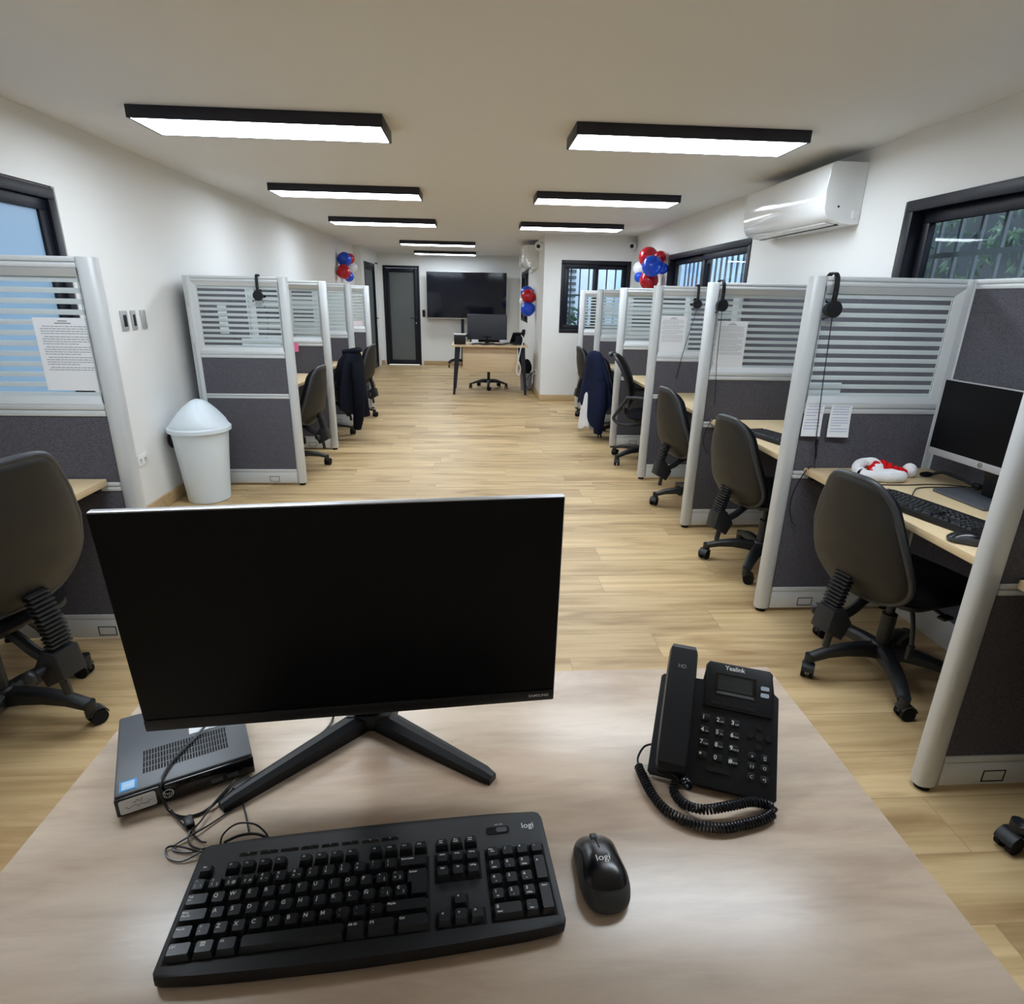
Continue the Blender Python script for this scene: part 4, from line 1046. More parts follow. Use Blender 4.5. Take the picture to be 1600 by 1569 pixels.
for r, row in enumerate(('123', '456', '789', '*0#')):
    for c, s in enumerate(row):
        u, v = 0.0735 + c * 0.0208, 0.0962 - r * 0.0182
        k = MB().prism(rrect(u - 0.0068, u + 0.0068, v - 0.0050, v + 0.0050, 0.0022), 0.0022, 0.0006, A).build('number_key', M_PLASTIC, ph)
        obj('legend', textmesh(s, 0.0086, A @ TR(u - 0.0030, v, 0.0024), 'CENTER', 0.0002), M_LEGEND, k)
        if sub[s]: obj('legend', textmesh(sub[s], 0.0030, A @ TR(u + 0.0032, v - 0.0018, 0.0024), 'CENTER'), M_LEGEND, k)
for u, v in ((0.1491, 0.0832), (0.1493, 0.0985), (0.1364, 0.0842), (0.1621, 0.0842), (0.1491, 0.0697)):
    MB().cyl(A @ Vector((u, v, 0)), A @ Vector((u, v, 0.0024)), 0.0046 if (u, v) != (0.1491, 0.0832) else 0.0052, n=18).build('navigation_key', M_PLASTIC, ph)
for (u, v), s in zip(((0.141, 0.0553), (0.158, 0.0554), (0.141, 0.0412), (0.158, 0.0414), (0.141, 0.0267), (0.158, 0.0264)), ('x', '[]', '(-)', 'O', 'C', '<)')):
    k = MB().prism(rrect(u - 0.0058, u + 0.0058, v - 0.0052, v + 0.0052, 0.0035), 0.0022, 0.0006, A).build('function_key', M_PLASTIC, ph)
    obj('legend', textmesh(s, 0.0058, A @ TR(u, v, 0.0024)), M_LEGEND, k)
MB().prism(rrect(0.080, 0.113, 0.0215, 0.0285, 0.002), 0.002, 0, A).build('volume_key', M_PLASTIC, ph)
# handset: bar with rounded ends, held a little off the body
hp = []
for v, hu, n0, n1 in ((0.004, 0.019, 0.004, 0.026), (0.012, 0.0215, 0.001, 0.034), (0.05, 0.0222, 0.006, 0.036), (0.10, 0.0222, 0.012, 0.037), (0.15, 0.0222, 0.006, 0.036), (0.186, 0.0215, 0.001, 0.033), (0.194, 0.019, 0.005, 0.026)):
    hp.append([(0.0315 + s * hu * k, v, n) for s, k, n in ((-1, 0.94, n0), (-1, 1, (n0 + n1) / 2), (-1, 0.88, n1), (1, 0.88, n1), (1, 1, (n0 + n1) / 2), (1, 0.94, n0))])
mb = MB(); R_ = [[mb.bm.verts.new(p) for p in ring] for ring in hp]
for i in range(len(R_) - 1):
    for j in range(6): mb.bm.faces.new((R_[i][j], R_[i][(j + 1) % 6], R_[i + 1][(j + 1) % 6], R_[i + 1][j]))
mb.bm.faces.new(R_[0][::-1]); mb.bm.faces.new(R_[-1])
hs = mb.build('handset', M_PHONE, ph, A, ang=30)
obj('handset_lettering', textmesh('HD', 0.0085, A @ TR(0.0315, 0.155, 0.0363)), M_LEGENDDIM, hs)
# stand behind
MB().prism([(0.02, 0.035), (0.155, 0.035), (0.15, 0.09), (0.025, 0.09)], 0.006, 0, Matrix.Identity(4)).bar((0.0875, 0.09, 0.004), A @ Vector((0.0875, 0.13, -0.01)), 0.12, 0.006, 0, (0, 0, 1)).bar((0.0875, 0.035, 0.004), A @ Vector((0.0875, 0.05, -0.01)), 0.12, 0.006).build('stand', M_PHONE, ph)
# coiled cord lying on the desk (a part of the phone)
def to_local(o, pts): 
    mi = (Matrix.Translation(o.location) @ Matrix.Rotation(o.rotation_euler.z, 4, 'Z')).inverted()
    return [mi @ Vector(p) for p in pts]
def coil(path, cr, pitch, wr, n=9):
    P = catmull(path, 14); out = []; phs = 0.0; u = None
    # resample
    L = [0]
    for a, b in zip(P, P[1:]): L.append(L[-1] + (b - a).length)
    N = int(L[-1] / pitch * n); j = 0
    for i in range(N + 1):
        s = L[-1] * i / N
        while j < len(L) - 2 and L[j + 1] < s: j += 1
        f = (s - L[j]) / max(1e-9, L[j + 1] - L[j]); c = P[j].lerp(P[j + 1], f); t = (P[j + 1] - P[j]).normalized()
        w = Vector((0, 0, 1)).cross(t).normalized(); z = t.cross(w)
        a = 2 * PI * i / n; out.append(c + (w * math.cos(a) + z * math.sin(a)) * cr)
    return out
zc = DT + 0.0073
c1 = [(0.241, 0.693), (0.242, 0.674), (0.246, 0.642), (0.256, 0.616), (0.272, 0.599), (0.296, 0.586), (0.325, 0.581), (0.358, 0.586), (0.385, 0.593), (0.402, 0.602)]
c2 = [(0.404, 0.612), (0.378, 0.615), (0.345, 0.607), (0.312, 0.604), (0.293, 0.612), (0.282, 0.628), (0.279, 0.645), (0.286, 0.657), (0.297, 0.652), (0.297, 0.640)]
cz2 = [zc + 0.001, zc + 0.007, zc + 0.010, zc + 0.008, zc + 0.004, zc, zc, zc + 0.004, zc + 0.008, zc + 0.012]
mb = MB(); mb.tube(to_local(ph, [(0.266, 0.715, DT + 0.028), (0.254, 0.716, DT + 0.022), (0.243, 0.706, DT + 0.012), (0.241, 0.693, zc)]), 0.0016, 7, 5)
mb.tube(to_local(ph, coil([(x, y, zc) for x, y in c1], 0.0052, 0.0046, 0.0019)), 0.00185, 6)
mb.tube(to_local(ph, coil([(x, y, z) for (x, y), z in zip(c2, cz2)], 0.0052, 0.0046, 0.0019)), 0.00185, 6)
mb.tube(to_local(ph, [(0.402, 0.602, zc), (0.409, 0.606, zc + 0.002), (0.404, 0.612, zc + 0.001)]), 0.0016, 6, 4)
mb.tube(to_local(ph, [(0.297, 0.640, zc + 0.012), (0.288, 0.655, zc + 0.010), (0.280, 0.668, zc + 0.013), (0.279, 0.675, zc + 0.022)]), 0.0016, 6, 4)
mb.build('coiled_cord', M_CORD, ph)

# ------------------------------------------------------------------ cables on the foreground desk
def cable(name, label, cat, pts, r, m=None, n=7):
    o = MB().tube(pts, r, n, 6).build(name, m or M_CORD); return tag(o, label, cat)
cz = DT + 0.0025
cable('monitor_cable', 'thick black cable looping over the small computer front', 'cable',
      [(-0.395, 0.80, DT + 0.05), (-0.409, 0.758, DT + 0.039), (-0.421, 0.711, DT + 0.0375), (-0.424, 0.676, DT + 0.0372), (-0.420, 0.652, DT + 0.034), (-0.413, 0.645, DT + 0.012), (-0.404, 0.640, cz), (-0.384, 0.632, cz), (-0.362, 0.640, cz), (-0.345, 0.661, cz + 0.006), (-0.337, 0.685, DT + 0.0125)], 0.0019)
uc = thing('usb_cable', 'thin tangled black cable with a small clip, left of the keyboard', 'cable', (0, 0, 0))
mb = MB()
mb.tube([(-0.404, 0.640, cz + 0.004), (-0.389, 0.626, cz + 0.003), (-0.366, 0.607, cz + 0.002), (-0.348, 0.594, cz), (-0.338, 0.588, cz + 0.004)], 0.0012, 7, 6)
mb.tube([(-0.338, 0.690, DT + 0.011), (-0.352, 0.655, cz + 0.004), (-0.359, 0.620, cz + 0.003), (-0.365, 0.605, cz + 0.003), (-0.359, 0.590, cz), (-0.343, 0.582, cz), (-0.336, 0.58, cz + 0.003)], 0.0012, 7, 6)
mb.tube([(-0.319, 0.652, cz), (-0.345, 0.620, cz), (-0.361, 0.602, cz + 0.002), (-0.376, 0.590, cz), (-0.375, 0.582, cz), (-0.359, 0.578, cz), (-0.337, 0.577, cz + 0.003)], 0.0012, 7, 6)
mb.tube([(-0.337, 0.576, cz + 0.004), (-0.357, 0.566, cz), (-0.376, 0.571, cz), (-0.385, 0.584, cz), (-0.373, 0.586, cz + 0.002), (-0.336, 0.574, cz + 0.004)], 0.0012, 7, 6)
mb.tube([(-0.318, 0.580, cz), (-0.320, 0.596, cz + 0.006), (-0.306, 0.607, cz + 0.012), (-0.284, 0.606, cz + 0.012), (-0.268, 0.598, cz + 0.006), (-0.262, 0.592, cz)], 0.0012, 7, 6)
mb.tube([(-0.317, 0.590, cz), (-0.300, 0.596, cz + 0.004), (-0.280, 0.598, cz + 0.004), (-0.262, 0.594, cz)], 0.0018, 7, 6)
mb.tube([(-0.318, 0.655, cz), (-0.303, 0.628, cz + 0.003), (-0.288, 0.598, cz + 0.003)], 0.0012, 7, 6)
mb.build('wire', M_CORD, uc)
MB().box((-0.372, 0.6195, DT + 0.006), (0.011, 0.020, 0.011), 0.003, RZ(35)).build('clip', M_PLASTIC, uc)
MB().box((-0.3245, 0.678, DT + 0.009), (0.014, 0.026, 0.010), 0.002, RZ(-25)).build('plug', M_PLASTIC, uc)
cable('thin_cable', 'thin black cable end hanging behind the monitor foot', 'cable', [(-0.232, 0.86, DT + 0.10), (-0.232, 0.845, DT + 0.03), (-0.233, 0.815, cz), (-0.243, 0.785, cz)], 0.002)

# ------------------------------------------------------------------ Santa hat desk
def hp_monitor(label, loc, rz):
    t = thing('computer_monitor', label, 'monitor', loc, rz)   # screen faces -y
    MB().box((0, 0.02, 0.27), (0.49, 0.04, 0.295), 0.006).build('casing', M_PLASTIC, t)
    MB().bx(-0.246, 0.246, -0.004, 0.002, 0.1225, 0.149, 0.001).build('silver_bezel', M_SILVER, t)
    MB().bx(-0.246, 0.246, -0.004, 0.02, 0.4145, 0.418, 0.001).build('top_edge', M_SILVER, t)
    MB().bx(-0.2455, 0.2455, -0.0025, 0.001, 0.149, 0.4145).build('screen', M_SCREEN, t, smooth=False)
    MB().tube([(0.0085 * math.cos(2 * PI * k / 20), -0.0045, 0.136 + 0.0085 * math.sin(2 * PI * k / 20)) for k in range(21)], 0.0009, 6).build('logo_ring', M_PLASTIC, t)
    obj('logo_lettering', textmesh('hp', 0.012, TR(0, -0.0046, 0.136) @ RX(90)), M_PLASTIC, t)
    MB().bar((0, 0.045, 0.28), (0, 0.075, 0.012), 0.06, 0.022, 0.004).build('stand_neck', M_PLASTIC, t)
    MB().prism(rrect(-0.12, 0.12, -0.06, 0.10, 0.008), 0.012, 0.003).build('stand_base', M_CHASSIS, t)
    return t
hp_monitor('black monitor with a silver lower edge on the Santa hat desk', (1.85, 2.0, DZ), H(-90 + 3))
# hat: fleece brim folded to a flattened loop, felt body, pom-pom
hat = thing('santa_hat', 'red and white Santa hat lying crumpled on the right desk', 'hat', (1.685, 2.315, DZ))
hat.scale = (0.80, 0.80, 0.84)
loop = [(-0.115, -0.055, 0.03), (-0.10, 0.015, 0.04), (-0.045, 0.055, 0.055), (0.005, 0.045, 0.058), (0.012, 0.005, 0.045), (-0.02, -0.015, 0.03), (0.005, -0.04, 0.026), (0.05, -0.055, 0.026), (0.075, -0.09, 0.026), (0.03, -0.11, 0.026), (-0.04, -0.10, 0.027), (-0.09, -0.085, 0.027), (-0.115, -0.055, 0.03)]
rr = random.Random(2)
P_ = catmull(loop, 6)
MB().tube(P_, [0.0265 + 0.0016 * math.sin(i * 0.8) for i in range(len(P_))], 14, caps=False).build('fleece_brim', M_FLEECE, hat, ang=80)
mb = MB(); P_ = catmull([(-0.055, -0.045, 0.02), (-0.01, 0.01, 0.035), (0.035, 0.01, 0.045), (0.075, -0.01, 0.034), (0.115, -0.02, 0.026), (0.145, -0.015, 0.026)], 8)
mb.tube(P_, [(0.012 + 0.030 * min(1, i / 10)) * (1 - 0.42 * max(0, (i - 16) / 24)) * (1 + 0.16 * math.sin(i * 1.25)) * 0.8 for i in range(len(P_))], 16)
for v in mb.bm.verts: v.co += Vector((rr.uniform(-1, 1), rr.uniform(-1, 1), rr.uniform(-1, 1))) * 0.0035; v.co.z = max(v.co.z, 0.001)
mb.build('felt_body', M_REDFELT, hat, ang=80)
mb = MB(); mb.sphere((0.172, -0.012, 0.0355), 0.035, seg=28)
for v in mb.bm.verts: v.co += (v.co - Vector((0.172, -0.012, 0.0355))) * rr.uniform(-0.06, 0.06); v.co.z = max(v.co.z, 0.001)
mb.build('pompom', M_FLEECE, hat, ang=80)
hm = thing('microphone', 'small black boom microphone on the Santa hat desk', 'microphone', (1.905, 2.31, DZ))
MB().sphere((0, 0, 0.012), 0.03, (1.0, 0.5, 0.35), 18).build('foam_tip', M_BLACKFAB, hm)
MB().tube([(0.02, -0.01, 0.016), (0.05, -0.04, 0.03), (0.07, -0.10, 0.022), (0.075, -0.17, 0.012)], 0.006, 8, 5).build('boom', M_PLASTIC, hm)
MB().box((0.075, -0.18, 0.014), (0.022, 0.04, 0.024), 0.006).build('joint', M_PLASTIC, hm)
cable('desk_cable', 'thin black cable across the Santa hat desk top', 'cable', [(1.49, 2.30, DZ + 0.003), (1.60, 2.20, DZ + 0.003), (1.72, 2.185, DZ + 0.003), (1.84, 2.19, DZ + 0.004), (1.95, 2.17, DZ + 0.003), (2.0, 2.13, DZ + 0.003)], 0.0022)
cable('desk_cable', 'thin black cable curling from the keyboard to the silver edged monitor', 'cable', [(1.665, 2.06, DZ + 0.003), (1.70, 2.10, DZ + 0.004), (1.75, 2.145, DZ + 0.003), (1.83, 2.155, DZ + 0.003), (1.95, 2.15, DZ + 0.003)], 0.0022)

# ------------------------------------------------------------------ headsets
def headset(label, loc, rz, cord, hang=True):
    """local: rail top at z=0, front is -y"""
    t = thing('headset', label, 'headset', loc, rz, 'headsets hung over the partitions')
    pts = [(0, -0.034, -0.105), (0, -0.040, -0.06), (0, -0.035, -0.01), (0, -0.018, 0.010), (0, 0, 0.012), (0, 0.018, 0.010), (0, 0.035, -0.01), (0, 0.040, -0.06), (0, 0.034, -0.105)]
    P = catmull(pts, 5); mb = MB()
    for a, b in zip(P, P[1:]): mb.bar(a, b + (b - a) * 0.15, 0.019, 0.006, 0, (1, 0, 0) if False else (0, 0, 1) if abs((b - a).normalized().z) < 0.9 else (0, 1, 0))
    mb.build('headband', M_PLASTIC, t)
    for s in (-1, 1):
        mb = MB(); mb.cyl((0, s * 0.030, -0.125), (0, s * 0.052, -0.125), 0.033, n=26); mb.box((0, s * 0.042, -0.085), (0.016, 0.008, 0.055), 0.003)
        e = mb.build('ear_cup', M_PLASTIC, t)
        MB().cyl((0, s * 0.023, -0.125), (0, s * 0.031, -0.125), 0.030, n=26).build('ear_pad', M_BLACKFAB, e)
    MB().tube([(0.012, -0.045, -0.135), (-0.02, -0.05, -0.155), (-0.035, -0.045, -0.16)], 0.003, 6, 4).sphere((-0.036, -0.045, -0.161), 0.006, seg=10).build('microphone_boom', M_PLASTIC, t)
    if cord:
        MB().tube(cord, 0.0021, 6, 6).build('cord', M_CORD, t)
        e = Vector(cord[-1]); 
    return t
h2 = headset('black headset hanging on the partition with two pinned receipts', (1.434, 2.47, PH), 0,
        [(0.0, -0.045, -0.150), (0.0, -0.05, -0.20), (0.012, -0.048, -0.42), (0.028, -0.045, -0.63), (0.035, -0.045, -0.70), (0.045, -0.05, -0.785)])
MB().box((0.034, -0.046, -0.672), (0.012, 0.010, 0.034), 0.003).build('inline_control', M_PLASTIC, h2)
MB().tube([(0.043, -0.049, -0.74), (0.036, -0.046, -0.69)], [0.003, 0.006], 8).build('cord_sleeve', M_PLASTIC, h2)
headset('black headset hanging close to the post on the partition with a full size notice', (1.413, 3.565, PH), H(8),
        [(0.0, -0.045, -0.150), (0.0, -0.05, -0.20), (0.006, -0.048, -0.42), (0.025, -0.046, -0.62), (0.030, -0.05, -0.70)])
headset('black headset at the right side of the partition with the smaller looking notice', (1.672, 4.66, PH), H(-6),
        [(0.0, -0.045, -0.150), (-0.012, -0.05, -0.21), (-0.065, -0.048, -0.46), (-0.10, -0.05, -0.68)])
headset('black headset on the left partition behind the white bin', (-1.50, 4.49, PH), H(5), [(0.0, 0.05, -0.15), (0.02, 0.07, -0.25), (0.01, 0.06, -0.40), (-0.06, 0.08, -0.50)])
cable('hanging_cable', 'thin cable drooping below the desk height rail beside the Santa hat chair', 'cable', [(1.47, 2.43, 0.728), (1.44, 2.425, 0.70), (1.415, 2.435, 0.62), (1.41, 2.44, 0.54), (1.43, 2.44, 0.47), (1.455, 2.44, 0.44)], 0.0022)
cable('hanging_cable', 'thin cable drooping below the desk height rail behind the second right chair', 'cable', [(1.46, 3.525, 0.728), (1.43, 3.52, 0.69), (1.41, 3.53, 0.60), (1.43, 3.535, 0.53), (1.46, 3.535, 0.50)], 0.0022)
cable('hanging_cable', 'thin cable drooping below the desk height rail behind the third right chair', 'cable', [(1.46, 4.62, 0.728), (1.43, 4.61, 0.68), (1.435, 4.625, 0.58), (1.45, 4.63, 0.52)], 0.0022)

# ------------------------------------------------------------------ papers
def sheet(name, label, cat, x0, x1, z0, z1, y, facing=-1, lines=14, seed=1, skew=0.0, m=None, ink=None, heading=True, group=None, curl=0.0, blank=0.25):
    """upright sheet against a partition face at y"""
    t = thing(name, label, cat, ((x0 + x1) / 2, y, z0), 0, group)
    w, h = x1 - x0, z1 - z0; n = 8; mb = MB()
    def px(u, v): return Vector((u * w - w / 2 + skew * (v - 0.5), facing * (0.0008 + curl * ((1 - v) ** 2 + 0.5 * u * (1 - v))), v * h))
    vs = [px(i / n, j / n) for j in range(n + 1) for i in range(n + 1)]
    vs2 = [v + Vector((0, -facing * 0.0006, 0)) for v in vs]; q = (n + 1) ** 2
    fs = []
    for j in range(n):
        for i in range(n):
            a = j * (n + 1) + i; fs += [(a, a + 1, a + n + 2, a + n + 1), (q + a, q + a + n + 1, q + a + n + 2, q + a + 1)]
    b = [i for i in range(n + 1)] + [j * (n + 1) + n for j in range(1, n + 1)] + [n * (n + 1) + i for i in range(n - 1, -1, -1)] + [j * (n + 1) for j in range(n - 1, 0, -1)]
    for a, c in zip(b, b[1:] + b[:1]): fs.append((a, q + a, q + c, c))
    mb.faces(vs + vs2, fs); mb.build('page', m or M_PAPER, t, ang=60)
    if lines:
        r = random.Random(seed); mb = MB()
        def stroke(u0, u1, v, th):
            A_, B_ = px(u0, v), px(u1, v); e = Vector((0, facing * 0.0005, 0)); z = Vector((0, 0, th))
            mb.faces([A_ + e, B_ + e, B_ + e + z, A_ + e + z], [(0, 1, 2, 3)])
        v = 0.95
        if heading:
            stroke(0.42, 0.58, v, 0.0035); v -= 0.03; stroke(0.36, 0.64, v, 0.0035); v -= 0.04
        k = 0; step = (v - blank) / lines
        while k < lines:
            u = 0.10 if k % 4 else 0.14; end = r.uniform(0.6, 0.94) if k % 4 == 3 else r.uniform(0.88, 0.94)
            while u < end:
                wl = r.uniform(0.03, 0.09); stroke(u, min(u + wl, end), v, 0.0022); u += wl + 0.012
            v -= step * (1.25 if k % 4 == 3 else 0.92); k += 1
        mb.build('printed_text', ink or M_INK, t, smooth=False)
    return t
ny = 0.0235
sheet('notice', 'white printed notice on the glass of the left edge partition', 'paper notice', -1.556, -1.356, 1.048, 1.303, 2.29 - 0.0045, -1, 18, 3)
sheet('notice', 'white printed notice beside the headset cord, second partition on the right', 'paper notice', 1.420, 1.602, 1.028, 1.293, 3.565 - 0.0045, -1, 18, 5)
sheet('notice', 'white printed notice on the glass, third partition on the right', 'paper notice', 1.410, 1.614, 1.028, 1.290, 4.66 - 0.0045, -1, 18, 7)
sheet('receipt', 'small curled receipt with blue print, left one of the pinned pair', 'receipt', 1.402, 1.484, 0.860, 0.992, 2.47 - 0.0225, -1, 8, 9, 0.008, None, M_BLUEINK, False, 'receipts pinned below the striped glass', 0.012, 0.1)
sheet('receipt', 'small curled receipt with blue print, right one of the pinned pair', 'receipt', 1.516, 1.608, 0.857, 0.991, 2.47 - 0.0225, -1, 10, 12, 0.006, None, M_BLUEINK, False, 'receipts pinned below the striped glass', 0.014, 0.08)
sheet('paper_sheet', 'paper sheet seen through the striped glass above the receipts', 'paper sheet', 1.410, 1.560, 1.031, 1.084, 2.47 + 0.0045, 1, 0, 1)
for k, (xa, xb, za, zb, lab_) in enumerate([(-2.0, -1.965, 1.06, 1.30, 'tall white paper strip behind the glass above the white bin'), (-1.80, -1.74, 1.12, 1.32, 'white paper behind the striped glass left of the headset'), (-1.66, -1.39, 1.03, 1.09, 'white paper along the foot of the glass below the headset')]):
    sheet('paper_sheet', lab_, 'paper sheet', xa, xb, za, zb, 4.49 + 0.0045, 1, 0)
sheet('sticky_note', 'small bright pink sticky note on the left partition', 'sticky note', -1.655, -1.578, 0.905, 0.982, 5.62 - 0.0225, -1, 0, 1, 0, M_PINK, curl=0.006)
sheet('paper_sheet', 'pale pink paper at the foot of the last left partition glass', 'paper sheet', -1.56, -1.40, 1.03, 1.09, 7.84 - 0.0045, -1, 0, m=mat('pale_pink', (0.80, 0.68, 0.74), 0.8))

# ------------------------------------------------------------------ bin, switches, sockets
bn = thing('waste_bin', 'white swing top bin standing against the left wall', 'waste bin', (-1.895, 4.16, 0))
bn.scale = (0.98, 0.98, 1.0)
MB().lathe([(0.134, 0.0), (0.140, 0.004), (0.157, 0.20), (0.186, 0.50), (0.182, 0.50), (0.138, 0.02)], 48).build('bin_body', M_BINWHITE, bn)
MB().lathe([(0.190, 0.495), (0.206, 0.498), (0.206, 0.522), (0.198, 0.530), (0.190, 0.530)], 48).build('rim', M_BINWHITE, bn)
def lid(r, a, sd):
    x, y = r * math.cos(a), r * math.sin(a)
    z = 0.528
    if sd > 0: z = 0.528 + 0.185 * (max(0, 1 - (x * x + 0.004) ** 0.72) if abs(x) < 1 else 0) * max(0, 1 - r ** 5) ** 0.5 * max(0, 1 - 0.55 * y * y)
    return Vector((x * 0.196, y * 0.196, z))
MB().polar(lid, 12, 56).build('lid_dome', M_BINWHITE, bn, ang=60)
def flap(r, a, sd):
    u, v = 0.5 + 0.40 * r * math.cos(a), 0.80 * r * math.sin(a)
    p = lid(min(0.999, math.hypot(u, v)), math.atan2(v, u), 1)
    return p + Vector((0.25, 0, 1)).normalized() * (0.005 if sd > 0 and r < 0.97 else 0.0)
MB().polar(flap, 8, 44).build('swing_flap', M_BINWHITE, bn, ang=50)
MB().sphere((-0.165, -0.06, 0.44), 0.048, (0.62, 1, 1.2), 16).build('bin_liner', M_RUBBER, bn, label='black liner bunched below the rim')
def switch(label, y0, y1, rocker):
    t = thing('light_switch', label, 'light switch', (XL, (y0 + y1) / 2, 1.168), 0, 'switch plates on the left wall')
    w = (y1 - y0) / 2
    MB().bx(0, 0.010, -w, w, 0, 0.114, 0.003).build('plate', M_SILVER, t)
    if rocker: MB().bx(0.009, 0.013, -w * 0.45, w * 0.45, 0.022, 0.09, 0.001).build('rocker', M_PLASTIC, t)
switch('light switch with dark rocker on the left wall, nearest the camera', 3.837, 3.907, True)
switch('light switch with dark rocker on the left wall, middle of the three plates', 3.951, 4.002, True)
switch('blank grey plate on the left wall beside the two light switches', 4.062, 4.118, False)
def outlet(label, M):
    t = thing('power_outlet', label, 'power outlet'); t.matrix_world = M
    MB().box((0, -0.004, 0), (0.115, 0.008, 0.07), 0.003).build('plate', M_WHITEPL, t)
    for s in (-1, 1):
        MB().bx(s * 0.025 - 0.008, s * 0.025 - 0.005, -0.0092, -0.007, -0.006, 0.01).bx(s * 0.025 + 0.005, s * 0.025 + 0.008, -0.0092, -0.007, -0.006, 0.01).cyl((s * 0.025, -0.0092, -0.014), (s * 0.025, -0.007, -0.014), 0.003, n=10).build('socket', M_RUBBER, t)
outlet('white power outlet low on the left wall before the bin', MW((XL, 3.79, 0.384), (0, 1), (-1, 0)))
outlet('white power outlet low on the alcove wall beside the far desk', MW((XA, 9.25, 0.33), (0, -1), (1, 0)))
ac = thing('access_reader', 'small black access reader on the far wall between door and television', 'card reader', (-1.06, YF, 0.985))
MB().bx(-0.03, 0.03, -0.022, 0, 0, 0.14, 0.005).build('reader_body', M_BLACKMETAL, ac)
MB().bx(-0.02, 0.02, -0.0235, -0.021, 0.07, 0.12).build('reader_screen', M_GLOSSBLACK, ac)
bv = thing('junction_box', 'small dark vent box above the left glass door near the corner', 'box', (XJ, 12.93, 1.985))
MB().bx(0, 0.03, -0.08, 0.08, 0, 0.02).build('cover', M_BLACKMETAL, bv)

# ------------------------------------------------------------------ ceiling cameras
def cctv(label, o, face, lens):
    t = thing('security_camera', label, 'security camera', o, 0, 'white security cameras')
    f = Vector(face).normalized(); l = Vector(lens).normalized()
    MB().cyl((0, 0, 0), f * 0.03, 0.052, n=24).build('mount', M_WHITEPL, t)
    c = f * 0.055
    MB().sphere(c, 0.056, seg=24).build('ball', M_WHITEPL, t)
    MB().cyl(c + l * 0.046, c + l * 0.058, 0.028, 0.024, n=24).build('lens_ring', M_GLOSSBLACK, t)
    MB().sphere(c + l * 0.054, 0.016, seg=14).build('lens', M_TVSCREEN, t)
cctv('white ball camera high on the alcove corner beside the far air conditioner', (XA, 8.78, 2.075), (-1, 0, 0), (-0.3, -1, -0.2))
cctv('white ball camera high in the corner above the red and blue balloons', (2.10, YS, 2.085), (0, -1, 0), (-0.5, -1, -0.25))

# ------------------------------------------------------------------ balloons
def balloon(col, m, label, c, r, tail, grp):
    t = thing('balloon', label, 'balloon', c, 0, grp)
    d = Vector(tail).normalized()
    q = Vector((0, 0, -1)).rotation_difference(d).to_matrix().to_4x4()
    prof = []
    for i in range(0, 19):
        th = PI * i / 18; rr_ = r * math.sin(th) * (1 - 0.06 * math.cos(th) * -1 if th > PI / 2 else 1)
        z = r * math.cos(th) * (1.12 if th > PI / 2 else 1.0); prof.append((max(rr_, 0.0008), z))
    MB().lathe(prof[::-1], 28).build('envelope', m, t, q, ang=80)
    MB().tube([Vector((0, 0, -1.10 * r)), Vector((0, 0, -1.12 * r - 0.006)), Vector((0, 0, -1.12 * r - 0.013))], [0.003, 0.004, 0.008], 10).build('knot', m, t, q)
# bunch on the right wall near the step corner: parallel to what is seen, r ~0.13
G = 'balloon bunch in the corner beside the middle right window'
bx, by = 2.02, 8.02
balloon('red', M_RED, 'red balloon at the top of the right hand bunch', (2.0, 7.312, 1.872), 0.112, (0.2, -0.3, -1), G)
balloon('blue', M_BLUE, 'big blue balloon in the middle of the right hand bunch', (1.97, 7.01, 1.762), 0.113, (0.3, 0.9, 0), G)
balloon('white', M_WHITEB, 'white balloon at the left of the right hand bunch', (2.062, 7.88, 1.774), 0.088, (0.3, -1, 0), G)
balloon('red', M_RED, 'red balloon at the bottom of the right hand bunch', (2.0, 7.20, 1.619), 0.107, (0.1, 0, 1), G)
balloon('blue', M_BLUE, 'blue balloon peeking out under the white one in the right hand bunch', (2.05, 7.83, 1.673), 0.062, (0.3, -1, 0.3), G)
balloon('red', M_RED, 'red balloon half hidden at the back of the right hand bunch', (2.085, 7.13, 1.865), 0.066, (0, 0.4, -1), G)
balloon('blue', M_BLUE, 'blue balloon tucked behind the big blue one against the wall', (2.092, 7.02, 1.74), 0.062, (0, 0.6, 0.4), G)
G = 'balloon bunch on the left wall before the doors'
balloon('blue', M_BLUE, 'blue balloon at the top of the left wall bunch', (-2.0, 9.985, 1.91), 0.104, (0, 0.2, -1), G)
balloon('red', M_RED, 'dark red balloon in the lower middle of the left wall bunch', (-2.0, 9.872, 1.723), 0.104, (0, 0.3, 1), G)
balloon('red', M_RED, 'red balloon peeking out at the right of the left wall bunch', (-2.0, 10.40, 1.94), 0.080, (-0.4, -1, -0.3), G)
balloon('white', M_WHITEB, 'white balloon at the right of the left wall bunch', (-2.0, 10.60, 1.819), 0.082, (-0.3, -1, 0), G)
balloon('blue', M_BLUE, 'blue balloon at the bottom of the left wall bunch', (-2.0, 10.244, 1.67), 0.08, (-0.3, -1, 0.3), G)
G = 'balloon bunch on the alcove wall'
balloon('red', M_RED, 'red balloon in the alcove bunch above the far desk', (0.815, 9.60, 1.425), 0.105, (1, 0, -0.5), G)
balloon('blue', M_BLUE, 'blue balloon at the bottom of the alcove bunch', (0.81, 9.58, 1.235), 0.105, (1, 0, 0.5), G)
balloon('white', M_WHITEB, 'white balloon at the left of the alcove bunch', (0.795, 10.05, 1.34), 0.085, (1, 0, 0), G)
balloon('blue', M_BLUE, 'blue balloon behind the red one of the alcove bunch', (0.82, 9.90, 1.48), 0.10, (1, 0, 0), G)

